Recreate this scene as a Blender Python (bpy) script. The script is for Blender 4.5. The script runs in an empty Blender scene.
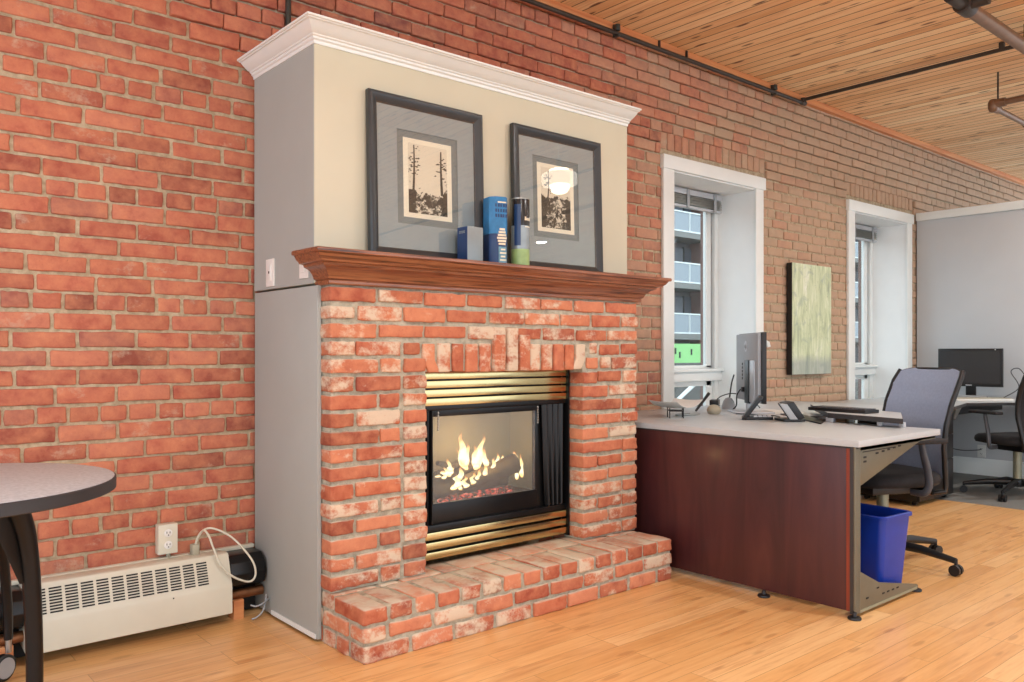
import bpy, bmesh, math, random
from mathutils import Vector, Matrix, noise

random.seed(11)
SC = bpy.context.scene
COL = SC.collection
PI = math.pi
WY = 3.432          # brick face of the long wall
CEIL = 3.09

# ------------------------------------------------------------------ materials
def _new(name):
    m = bpy.data.materials.new(name); m.use_nodes = True
    nt = m.node_tree
    for n in list(nt.nodes): nt.nodes.remove(n)
    out = nt.nodes.new('ShaderNodeOutputMaterial')
    b = nt.nodes.new('ShaderNodeBsdfPrincipled')
    nt.links.new(b.outputs[0], out.inputs[0])
    return m, nt, b, out

def lin(c):
    return tuple(((v/255)/12.92 if v/255 <= .04045 else (((v/255)+.055)/1.055)**2.4) for v in c) + (1,)

def N(nt, t, **kw):
    n = nt.nodes.new(t)
    for k, v in kw.items():
        if k in ('op',): n.operation = v
        elif hasattr(n, k): setattr(n, k, v)
    return n

def L(nt, a, b): nt.links.new(a, b)

def ramp(nt, fac, stops):
    r = nt.nodes.new('ShaderNodeValToRGB')
    cr = r.color_ramp
    while len(cr.elements) < len(stops): cr.elements.new(.5)
    for e, (p, c) in zip(cr.elements, stops):
        e.position = p; e.color = c if len(c) == 4 else lin(c)
    if fac is not None: L(nt, fac, r.inputs[0])
    return r.outputs[0]

def mix(nt, fac, a, b, mode='MIX'):
    m = nt.nodes.new('ShaderNodeMix'); m.data_type = 'RGBA'; m.blend_type = mode
    for v, i in ((fac, 0), (a, 6), (b, 7)):
        if isinstance(v, bpy.types.NodeSocket): L(nt, v, m.inputs[i])
        else: m.inputs[i].default_value = v
    return m.outputs[2]

def math_(nt, op, a, b=None):
    m = nt.nodes.new('ShaderNodeMath'); m.operation = op
    for v, i in ((a, 0), (b, 1)):
        if v is None: continue
        if isinstance(v, bpy.types.NodeSocket): L(nt, v, m.inputs[i])
        else: m.inputs[i].default_value = v
    return m.outputs[0]

def coords(nt, scale=(1, 1, 1), rot=(0, 0, 0), loc=(0, 0, 0)):
    tc = nt.nodes.new('ShaderNodeTexCoord'); mp = nt.nodes.new('ShaderNodeMapping')
    mp.inputs['Scale'].default_value = scale; mp.inputs['Rotation'].default_value = rot; mp.inputs['Location'].default_value = loc
    L(nt, tc.outputs['Object'], mp.inputs[0])
    return mp.outputs[0]

def noise_tex(nt, vec, scale, detail=4, rough=.55, dist=0, w=None):
    n = nt.nodes.new('ShaderNodeTexNoise')
    if w is not None:
        n.noise_dimensions = '4D'; L(nt, w, n.inputs['W'])
    n.inputs['Scale'].default_value = scale; n.inputs['Detail'].default_value = detail
    n.inputs['Roughness'].default_value = rough; n.inputs['Distortion'].default_value = dist
    L(nt, vec, n.inputs['Vector'])
    return n.outputs['Fac']

def bump(nt, b, h, strength=.3, dist=.002):
    bp = nt.nodes.new('ShaderNodeBump'); bp.inputs['Strength'].default_value = strength; bp.inputs['Distance'].default_value = dist
    L(nt, h, bp.inputs['Height']); L(nt, bp.outputs[0], b.inputs['Normal'])

def plain(name, c, rough=.5, metal=0, var=.06, vscale=14, bumpy=0, coat=0, emis=0):
    """a colour with faint procedural wear"""
    m, nt, b, o = _new(name)
    v = coords(nt)
    f = noise_tex(nt, v, vscale, 3)
    lo = tuple(max(0, x*(1-var)) for x in lin(c)[:3]) + (1,); hi = tuple(min(1, x*(1+var)) for x in lin(c)[:3]) + (1,)
    L(nt, ramp(nt, f, [(.3, lo), (.7, hi)]), b.inputs['Base Color'])
    b.inputs['Roughness'].default_value = rough; b.inputs['Metallic'].default_value = metal
    if coat: b.inputs['Coat Weight'].default_value = coat
    if bumpy: bump(nt, b, noise_tex(nt, v, 260, 2), bumpy, .001)
    if emis:
        b.inputs['Emission Color'].default_value = lin(c); b.inputs['Emission Strength'].default_value = emis
    return m

def glass_thin(name, tint=(1, 1, 1, 1), refl=1.0, rough=0.0, base=.0):
    m, nt, b, o = _new(name)
    nt.nodes.remove(b)
    t = N(nt, 'ShaderNodeBsdfTransparent'); t.inputs[0].default_value = tint
    g = N(nt, 'ShaderNodeBsdfGlossy'); g.inputs['Roughness'].default_value = rough
    fr = N(nt, 'ShaderNodeLayerWeight'); fr.inputs[0].default_value = .5
    f5 = math_(nt, 'POWER', fr.outputs['Facing'], 5.)
    fac = math_(nt, 'ADD', math_(nt, 'MULTIPLY', math_(nt, 'ADD', math_(nt, 'MULTIPLY', f5, .96), .04), refl), base)
    ms = N(nt, 'ShaderNodeMixShader'); L(nt, fac, ms.inputs[0]); L(nt, t.outputs[0], ms.inputs[1]); L(nt, g.outputs[0], ms.inputs[2])
    L(nt, ms.outputs[0], o.inputs[0])
    return m

def brick_mat(name, stops, white, thr, amt, dust=0, rough=.85, spread=.2, wscale=8, pale=None, soft=.07):
    m, nt, b, o = _new(name)
    geo = N(nt, 'ShaderNodeNewGeometry'); rnd = geo.outputs['Random Per Island']
    v = coords(nt)
    base = ramp(nt, rnd, stops)
    w = math_(nt, 'MULTIPLY', rnd, 60.)
    n1 = noise_tex(nt, v, 17, 5, .62, 0, w)
    nf = noise_tex(nt, v, 70, 4, .7, .3)
    # fired-clay mottling
    base = mix(nt, ramp(nt, n1, [(.38, (0, 0, 0, 1)), (.72, (.55, .55, .55, 1))]), base, lin((228, 156, 116)))
    base = mix(nt, ramp(nt, n1, [(.22, (.5, .5, .5, 1)), (.42, (0, 0, 0, 1))]), base, lin((140, 66, 52)))
    # limewash and mortar smears that stay on the brick; some bricks carry far more than others
    wn = N(nt, 'ShaderNodeTexWhiteNoise'); wn.noise_dimensions = '1D'; L(nt, math_(nt, 'MULTIPLY', rnd, 917.), wn.inputs['W'])
    n2 = noise_tex(nt, coords(nt, (1, 1, 1.5)), wscale, 5, .62, .25, math_(nt, 'MULTIPLY', rnd, 31.))
    n2 = math_(nt, 'ADD', n2, math_(nt, 'MULTIPLY', math_(nt, 'SUBTRACT', wn.outputs['Value'], .5), spread))
    n2 = math_(nt, 'ADD', n2, math_(nt, 'MULTIPLY', math_(nt, 'SUBTRACT', nf, .5), .28))
    f = ramp(nt, n2, [(thr, (0, 0, 0, 1)), (thr+soft, (amt,)*3+(1,))])
    base = mix(nt, f, base, lin(white))
    n3 = noise_tex(nt, v, 120, 4, .7)
    base = mix(nt, math_(nt, 'MULTIPLY', ramp(nt, n3, [(.62, (0, 0, 0, 1)), (.72, (1, 1, 1, 1))]), .35), base, lin((110, 58, 46)))
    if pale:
        # brick colour turns paler and sandier beyond the fireplace
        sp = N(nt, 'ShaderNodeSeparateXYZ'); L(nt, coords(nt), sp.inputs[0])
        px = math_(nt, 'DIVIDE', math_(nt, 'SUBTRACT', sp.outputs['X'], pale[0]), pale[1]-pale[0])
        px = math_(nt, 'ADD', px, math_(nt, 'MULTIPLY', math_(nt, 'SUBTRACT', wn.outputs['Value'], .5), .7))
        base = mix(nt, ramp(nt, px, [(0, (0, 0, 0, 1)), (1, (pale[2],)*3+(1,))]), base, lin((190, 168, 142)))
    if dust:
        sx = N(nt, 'ShaderNodeSeparateXYZ'); L(nt, geo.outputs['Normal'], sx.inputs[0])
        up = ramp(nt, sx.outputs['Z'], [(.55, (0, 0, 0, 1)), (.9, (1, 1, 1, 1))])
        nd = noise_tex(nt, v, 9, 4, .6)
        base = mix(nt, math_(nt, 'MULTIPLY', up, math_(nt, 'MULTIPLY', ramp(nt, nd, [(.35, (.25, .25, .25, 1)), (.6, (1, 1, 1, 1))]), dust)), base, lin((206, 196, 176)))
    L(nt, base, b.inputs['Base Color']); b.inputs['Roughness'].default_value = rough
    b.inputs['Specular IOR Level'].default_value = .25
    bump(nt, b, mix(nt, .5, n3, n1), .5, .004)
    return m

def mortar_mat(name, c1, c2, scale=30):
    m, nt, b, o = _new(name)
    v = coords(nt)
    f = noise_tex(nt, v, scale, 6, .65)
    L(nt, ramp(nt, f, [(.32, c1), (.68, c2)]), b.inputs['Base Color'])
    b.inputs['Roughness'].default_value = .95; b.inputs['Specular IOR Level'].default_value = .15
    bump(nt, b, noise_tex(nt, v, 160, 4, .7), .7, .004)
    return m

def plank_mat(name, ax, width, length, cols, gap, gapcol, rough, knot=0, coat=0, grain=.35, knotcol=(96, 52, 26), gapw=.002, mottle=.5, dark=(176, 112, 62), light=(244, 214, 164)):
    """boards along X (ax='x') or Y (ax='y')"""
    m, nt, b, o = _new(name)
    rot = (0, 0, 0) if ax == 'x' else (0, 0, PI/2)
    v = coords(nt, (1, 1, 1), rot)
    br = N(nt, 'ShaderNodeTexBrick'); br.offset = .37; br.offset_frequency = 3; br.squash = 1
    br.inputs['Scale'].default_value = 1; br.inputs['Brick Width'].default_value = length; br.inputs['Row Height'].default_value = width
    br.inputs['Mortar Size'].default_value = gapw; br.inputs['Mortar Smooth'].default_value = .15
    br.inputs['Color1'].default_value = (0, 0, 0, 1); br.inputs['Color2'].default_value = (1, 1, 1, 1); br.inputs['Mortar'].default_value = (.5, .5, .5, 1)
    L(nt, v, br.inputs['Vector'])
    base = ramp(nt, br.outputs['Color'], cols)
    # grain stretched along the board, offset per board
    off = math_(nt, 'MULTIPLY', br.outputs['Color'], 37.)
    vg = coords(nt, (1.6, 26, 1) if ax == 'x' else (26, 1.6, 1))
    g = noise_tex(nt, vg, 1.9, 7, .62, .7, off)
    base = mix(nt, ramp(nt, g, [(.30, (grain,)*3+(1,)), (.5, (0, 0, 0, 1))]), base, lin(dark))
    base = mix(nt, ramp(nt, g, [(.52, (0, 0, 0, 1)), (.74, (grain*.8,)*3+(1,))]), base, lin(light))
    vm = coords(nt, (.9, 7, 1) if ax == 'x' else (7, .9, 1))
    mo = noise_tex(nt, vm, 1.4, 4, .6, 1.0, off)
    base = mix(nt, math_(nt, 'MULTIPLY', ramp(nt, mo, [(.56, (0, 0, 0, 1)), (.74, (1, 1, 1, 1))]), mottle), base, lin((172, 100, 50)))
    if knot:
        vk = coords(nt, (2.6, 11, 1) if ax == 'x' else (11, 2.6, 1))
        vo = N(nt, 'ShaderNodeTexVoronoi'); vo.inputs['Scale'].default_value = 1.25; L(nt, vk, vo.inputs['Vector'])
        kf = ramp(nt, math_(nt, 'ADD', vo.outputs['Distance'], math_(nt, 'MULTIPLY', g, .12)), [(.17, (1, 1, 1, 1)), (.25, (0, 0, 0, 1))])
        base = mix(nt, math_(nt, 'MULTIPLY', kf, knot), base, lin(knotcol))
    gf = math_(nt, 'MULTIPLY', br.outputs['Fac'], gap)
    base = mix(nt, gf, base, lin(gapcol))
    L(nt, base, b.inputs['Base Color'])
    L(nt, ramp(nt, g, [(.2, (rough*.8,)*3+(1,)), (.8, (min(1, rough*1.25),)*3+(1,))]), b.inputs['Roughness'])
    if coat: b.inputs['Coat Weight'].default_value = coat; b.inputs['Coat Roughness'].default_value = .12
    bump(nt, b, math_(nt, 'SUBTRACT', math_(nt, 'MULTIPLY', g, .15), br.outputs['Fac']), .35, .002)
    return m

def wood_mat(name, cols, axis='x', scale=1.6, stretch=22, rough=.4, coat=0):
    m, nt, b, o = _new(name)
    s = {'x': (1, stretch, stretch), 'y': (stretch, 1, stretch), 'z': (stretch, stretch, 1)}[axis]
    f = noise_tex(nt, coords(nt, s), scale, 6, .6, .8)
    L(nt, ramp(nt, f, cols), b.inputs['Base Color'])
    b.inputs['Roughness'].default_value = rough
    if coat: b.inputs['Coat Weight'].default_value = coat; b.inputs['Coat Roughness'].default_value = .15
    bump(nt, b, f, .15, .001)
    return m

def emit_mat(name, c, st):
    """opal lamp glass: brightest where it faces you, dimmer on the rims"""
    m, nt, b, o = _new(name)
    nt.nodes.remove(b)
    e = N(nt, 'ShaderNodeEmission')
    v = coords(nt); f = noise_tex(nt, v, 9, 2)
    L(nt, mix(nt, .12, lin(c), ramp(nt, f, [(.3, (255, 230, 200)), (.7, (255, 255, 255))])), e.inputs[0])
    e.inputs[1].default_value = st
    L(nt, e.outputs[0], o.inputs[0])
    return m

M = {}
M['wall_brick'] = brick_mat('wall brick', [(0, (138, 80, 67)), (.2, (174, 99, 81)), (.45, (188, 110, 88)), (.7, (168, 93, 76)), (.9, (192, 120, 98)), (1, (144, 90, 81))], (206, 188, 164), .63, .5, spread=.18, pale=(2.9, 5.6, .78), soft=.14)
M['wall_mortar'] = mortar_mat('wall mortar', (160, 142, 116), (204, 188, 160))
M['fire_brick'] = brick_mat('hearth brick', [(0, (138, 76, 60)), (.18, (190, 106, 76)), (.36, (162, 84, 64)), (.55, (206, 132, 100)), (.75, (180, 100, 76)), (.9, (198, 120, 90)), (1, (148, 78, 64))], (220, 208, 184), .535, .78, dust=.95, spread=.30, soft=.14)
M['fire_mortar'] = mortar_mat('hearth mortar', (150, 144, 128), (200, 192, 172))
M['floor'] = plank_mat('maple boards', 'x', .083, 1.15, [(0, (222, 166, 104)), (.35, (236, 184, 122)), (.7, (229, 174, 112)), (1, (242, 196, 138))], .5, (134, 88, 48), .34, knot=.38, knotcol=(158, 98, 52), coat=.2, grain=.5, gapw=.0014, mottle=.5, dark=(190, 122, 66), light=(250, 216, 160))
M['ceil'] = plank_mat('pine ceiling boards', 'y', .088, 3.4, [(0, (224, 170, 116)), (.35, (246, 206, 156)), (.7, (238, 190, 138)), (1, (252, 222, 176))], .95, (92, 52, 30), .6, knot=.9, grain=.55, gapw=.0042, mottle=.4, dark=(198, 130, 78), light=(254, 230, 188))
M['ledger'] = wood_mat('ledger board wood', [(.3, (196, 112, 66)), (.7, (226, 160, 104))], 'x', 1.2, 20, .55)
M['oak'] = wood_mat('oiled oak', [(.30, (62, 34, 22)), (.44, (118, 68, 44)), (.58, (158, 100, 68)), (.75, (96, 54, 34))], 'x', 3.2, 34, .3, .35)
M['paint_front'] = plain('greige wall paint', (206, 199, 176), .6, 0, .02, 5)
M['paint_side_shade'] = plain('greige wall paint with side shade', (170, 174, 170), .6, 0, .02, 5)  # same greige paint as the front, side shade put into the colour
M['white_trim'] = plain('white trim paint', (236, 240, 238), .4, 0, .02, 6)
M['reveal'] = plain('white reveal plaster', (244, 246, 245), .7, 0, .02, 6)
M['partition'] = plain('blue grey partition paint', (200, 203, 206), .7, 0, .02, 3)
M['carpet'] = mortar_mat('grey carpet pile', (112, 112, 110), (140, 140, 136), 200)
M['cream'] = plain('cream enamel', (218, 214, 196), .35, 0, .03, 7)
M['dark_slot'] = plain('dark slot', (26, 24, 22), .7)
M['black'] = plain('black plastic', (24, 24, 26), .4, 0, .15)
M['black_soft'] = plain('black fabric', (30, 30, 33), .8, 0, .2, 60, .3)
M['black_metal'] = plain('black enamelled metal', (20, 20, 21), .32, .3, .15)
M['gun'] = plain('olive grey steel', (112, 108, 92), .4, .35, .06)
M['gun2'] = plain('light olive steel', (150, 150, 128), .4, .3, .06)
M['steel'] = plain('brushed steel', (170, 168, 162), .3, .9, .05)
M['pipe_dark'] = plain('dark pipe paint', (66, 58, 52), .45, .4, .15)
M['pipe_brown'] = plain('bronze pipe paint', (128, 98, 76), .4, .4, .12)
M['copper'] = plain('old copper', (136, 92, 62), .45, .8, .2)
M['conduit'] = plain('dark conduit', (70, 72, 68), .4, .5, .1)
M['brass'] = plain('polished brass', (212, 194, 142), .2, 1, .05, 5)
M['print_paper'] = plain('cream paper', (236, 230, 208), .8, 0, .02)
M['mat_board'] = plain('grey mat board', (150, 160, 160), .85, 0, .03)
M['mat_inner'] = plain('dark grey inner mat', (118, 128, 128), .85, 0, .03)
M['frame'] = plain('charcoal frame lacquer', (56, 58, 60), .28, .2, .1)
M['white_plastic'] = plain('white plastic', (232, 232, 228), .4, 0, .02)
M['beige_plastic'] = plain('beige plastic', (176, 170, 150), .5, 0, .03)
M['grey_plastic'] = plain('grey plastic', (160, 163, 166), .45, 0, .03)
M['dark_grey'] = plain('dark grey plastic', (72, 74, 80), .45, 0, .06)
M['silver'] = plain('silver plastic', (196, 198, 202), .35, .3, .03)
M['monitor_back'] = plain('mid grey plastic', (166, 169, 173), .5, 0, .03)
M['screen'] = plain('dark screen', (54, 55, 58), .25, 0, .02)
M['laminate'] = plain('pale grey laminate', (188, 193, 196), .35, 0, .02, 40)
M['edge_dark'] = plain('dark edge band', (58, 57, 58), .5)
M['cherry'] = wood_mat('dark cherry veneer', [(.3, (56, 26, 27)), (.5, (72, 34, 35)), (.7, (84, 42, 40))], 'z', 1.0, 9, .40, .15)
M['cherry_edge_glint'] = wood_mat('cherry edge with highlight', [(.3, (120, 52, 38)), (.7, (150, 70, 52))], 'z', 1.0, 12, .35)  # bevel highlight of the panel edge put into a redder colour
M['blue'] = plain('blue plastic', (16, 54, 158), .38, 0, .05)
M['mesh_lav'] = plain('pale lavender mesh', (146, 158, 182), .75, 0, .05, 80, .4)
M['table_top'] = plain('grey speckled laminate', (184, 188, 194), .4, 0, .16, 90)
M['table_edge'] = plain('charcoal table edge', (50, 51, 55), .5)
M['glass'] = glass_thin('picture glass', refl=1.5)
M['win_glass'] = glass_thin('window glass', (.94, .97, .96, 1), refl=1.0)
M['fire_glass'] = glass_thin('firebox glass', (.9, .9, .86, 1), refl=1.0, base=.10, rough=.5)
M['balcony_glass'] = plain('frosted balcony glass', (150, 158, 166), .3, 0, .03)
M['bld_wall'] = plain('grey building cladding', (92, 86, 88), .8, 0, .05, .3)
M['bld_brick'] = plain('brown building cladding', (128, 98, 90), .8, 0, .05, .3)
M['bld_slab'] = plain('pale concrete slab', (132, 130, 126), .8, 0, .04, .4)
M['bld_window'] = plain('building window glass', (92, 98, 108), .15, 0, .1, .3)
M['bld_curtain'] = plain('pale blinds', (112, 116, 124), .8, 0, .05, .4)
M['bld_dark'] = plain('dark window frame', (44, 46, 46), .6, 0, .05, .4)
M['green'] = plain('bright green hoarding', (158, 222, 140), .7, 0, .05, 1)
M['asphalt'] = mortar_mat('asphalt', (84, 84, 82), (104, 104, 100), 3)
M['fence'] = plain('weathered grey timber', (104, 102, 98), .8, 0, .1, 3)
M['liner'] = plain('firebox liner', (168, 170, 150), .7, 0, .1, 6)
M['log'] = mortar_mat('charred log', (62, 58, 48), (108, 102, 86), 22)
M['box_blue'] = plain('blue carton', (44, 118, 170), .35, 0, .25, 16)
M['box_navy'] = plain('navy carton', (30, 58, 104), .35, 0, .12, 20)
M['box_silver'] = plain('silver carton', (138, 146, 148), .3, .2, .05)
M['label_cream'] = plain('cream label', (226, 214, 188), .5, 0, .08, 60)
M['label_teal'] = plain('pale teal label', (96, 140, 160), .5, 0, .2, 60)
M['tube_black'] = plain('black tube card', (30, 32, 36), .25, 0, .1)
M['tube_silver'] = plain('silver tube card', (150, 160, 164), .25, .3, .15, 12)
M['tube_green'] = plain('green tube card', (150, 176, 112), .35, 0, .15, 25)
M['tube_blue'] = plain('navy tube card', (36, 62, 104), .3, 0, .1)
M['lamp'] = emit_mat('lit opal glass', (255, 246, 234), 9)
M['lamp_fin'] = emit_mat('lit ribbed glass fin', (255, 244, 230), 3.6)
M['ember'] = None

def flame_mat():
    m, nt, b, o = _new('gas flame'); nt.nodes.remove(b)
    tc = N(nt, 'ShaderNodeTexCoord'); sx = N(nt, 'ShaderNodeSeparateXYZ'); L(nt, tc.outputs['Generated'], sx.inputs[0])
    z = sx.outputs['Z']
    n = noise_tex(nt, coords(nt), 45, 3, .6)
    zz = math_(nt, 'ADD', z, math_(nt, 'MULTIPLY', math_(nt, 'SUBTRACT', n, .5), .7))
    e = N(nt, 'ShaderNodeEmission'); L(nt, ramp(nt, zz, [(0, (255, 190, 110)), (.3, (255, 240, 200)), (.6, (255, 216, 150)), (1, (240, 130, 70))]), e.inputs[0])
    e.inputs[1].default_value = 3.2
    t = N(nt, 'ShaderNodeBsdfTransparent')
    lw = N(nt, 'ShaderNodeLayerWeight'); lw.inputs[0].default_value = .35
    a = ramp(nt, zz, [(.1, (.92, .92, .92, 1)), (.62, (.7, .7, .7, 1)), (.95, (.05, .05, .05, 1))])
    a = math_(nt, 'MULTIPLY', a, math_(nt, 'SUBTRACT', 1.0, lw.outputs['Facing']))
    ms = N(nt, 'ShaderNodeMixShader'); L(nt, a, ms.inputs[0]); L(nt, t.outputs[0], ms.inputs[1]); L(nt, e.outputs[0], ms.inputs[2])
    L(nt, ms.outputs[0], o.inputs[0])
    return m
M['flame'] = flame_mat()

def ember_mat():
    m, nt, b, o = _new('glowing embers')
    n = noise_tex(nt, coords(nt), 38, 4, .65)
    L(nt, ramp(nt, n, [(.4, (60, 54, 46)), (.6, (110, 60, 50))]), b.inputs['Base Color'])
    L(nt, ramp(nt, n, [(.45, (60, 10, 5)), (.55, (255, 70, 60)), (.7, (255, 190, 160))]), b.inputs['Emission Color'])
    L(nt, ramp(nt, n, [(.46, (0, 0, 0, 1)), (.58, (1, 1, 1, 1))]), b.inputs['Emission Strength'])
    b.inputs['Roughness'].default_value = .9
    return m
M['ember'] = ember_mat()

def print_mat(name, seed, horizon, side):
    """ink foliage print: dense low growth, sparse leaves above"""
    m, nt, b, o = _new(name)
    tc = N(nt, 'ShaderNodeTexCoord'); sx = N(nt, 'ShaderNodeSeparateXYZ'); L(nt, tc.outputs['Generated'], sx.inputs[0])
    v = coords(nt, (1, 1, 1), (0, 0, 0), (seed, seed*2, 0))
    n = noise_tex(nt, v, 70, 5, .7, .5); n2 = noise_tex(nt, v, 26, 4, .6, .8)
    x = math_(nt, 'ABSOLUTE', math_(nt, 'SUBTRACT', sx.outputs['X'], .5))
    low = ramp(nt, math_(nt, 'ADD', sx.outputs['Z'], math_(nt, 'MULTIPLY', math_(nt, 'SUBTRACT', n2, .5), .25)), [(horizon-.05, (.60, .60, .60, 1)), (horizon+.02, (.30, .30, .30, 1))])
    edge = ramp(nt, x, [(.28, (0, 0, 0, 1)), (.5, (side,)*3+(1,))])
    thr = math_(nt, 'ADD', low, edge)
    ink = ramp(nt, math_(nt, 'SUBTRACT', thr, mix(nt, .45, n, n2)), [(.04, (0, 0, 0, 1)), (.10, (1, 1, 1, 1))])
    L(nt, mix(nt, ink, lin((222, 214, 192)), lin((62, 60, 52))), b.inputs['Base Color'])
    b.inputs['Roughness'].default_value = .85
    return m
M['print_a'] = print_mat('woodland print', 3.1, .34, .22)
M['print_b'] = print_mat('leafy print', 7.7, .55, .16)
M['ink'] = plain('print ink', (64, 62, 54), .85)

def canvas_mat():
    m, nt, b, o = _new('abstract green canvas')
    a = noise_tex(nt, coords(nt, (9, 9, 1.6)), 2.2, 6, .65, .8)
    c = noise_tex(nt, coords(nt, (3, 3, 3)), 2.5, 5, .6, 1.2)
    base = ramp(nt, a, [(.25, (128, 138, 126)), (.40, (190, 202, 164)), (.55, (214, 222, 188)), (.72, (238, 240, 226))])
    base = mix(nt, math_(nt, 'MULTIPLY', ramp(nt, c, [(.55, (0, 0, 0, 1)), (.7, (1, 1, 1, 1))]), .6), base, lin((150, 168, 160)))
    d = noise_tex(nt, coords(nt, (30, 30, 7)), 1.6, 5, .7, 1.5)
    tc = N(nt, 'ShaderNodeTexCoord'); sx = N(nt, 'ShaderNodeSeparateXYZ'); L(nt, tc.outputs['Generated'], sx.inputs[0])
    base = mix(nt, math_(nt, 'MULTIPLY', ramp(nt, d, [(.62, (0, 0, 0, 1)), (.66, (1, 1, 1, 1))]), .55), base, lin((74, 82, 78)))
    low = ramp(nt, math_(nt, 'ADD', sx.outputs['Z'], math_(nt, 'MULTIPLY', c, .12)), [(.16, (1, 1, 1, 1)), (.24, (0, 0, 0, 1))])
    base = mix(nt, math_(nt, 'MULTIPLY', low, .6), base, lin((142, 152, 158)))
    L(nt, base, b.inputs['Base Color']); b.inputs['Roughness'].default_value = .7
    bump(nt, b, a, .4, .004)
    return m
M['canvas'] = canvas_mat()

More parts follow.
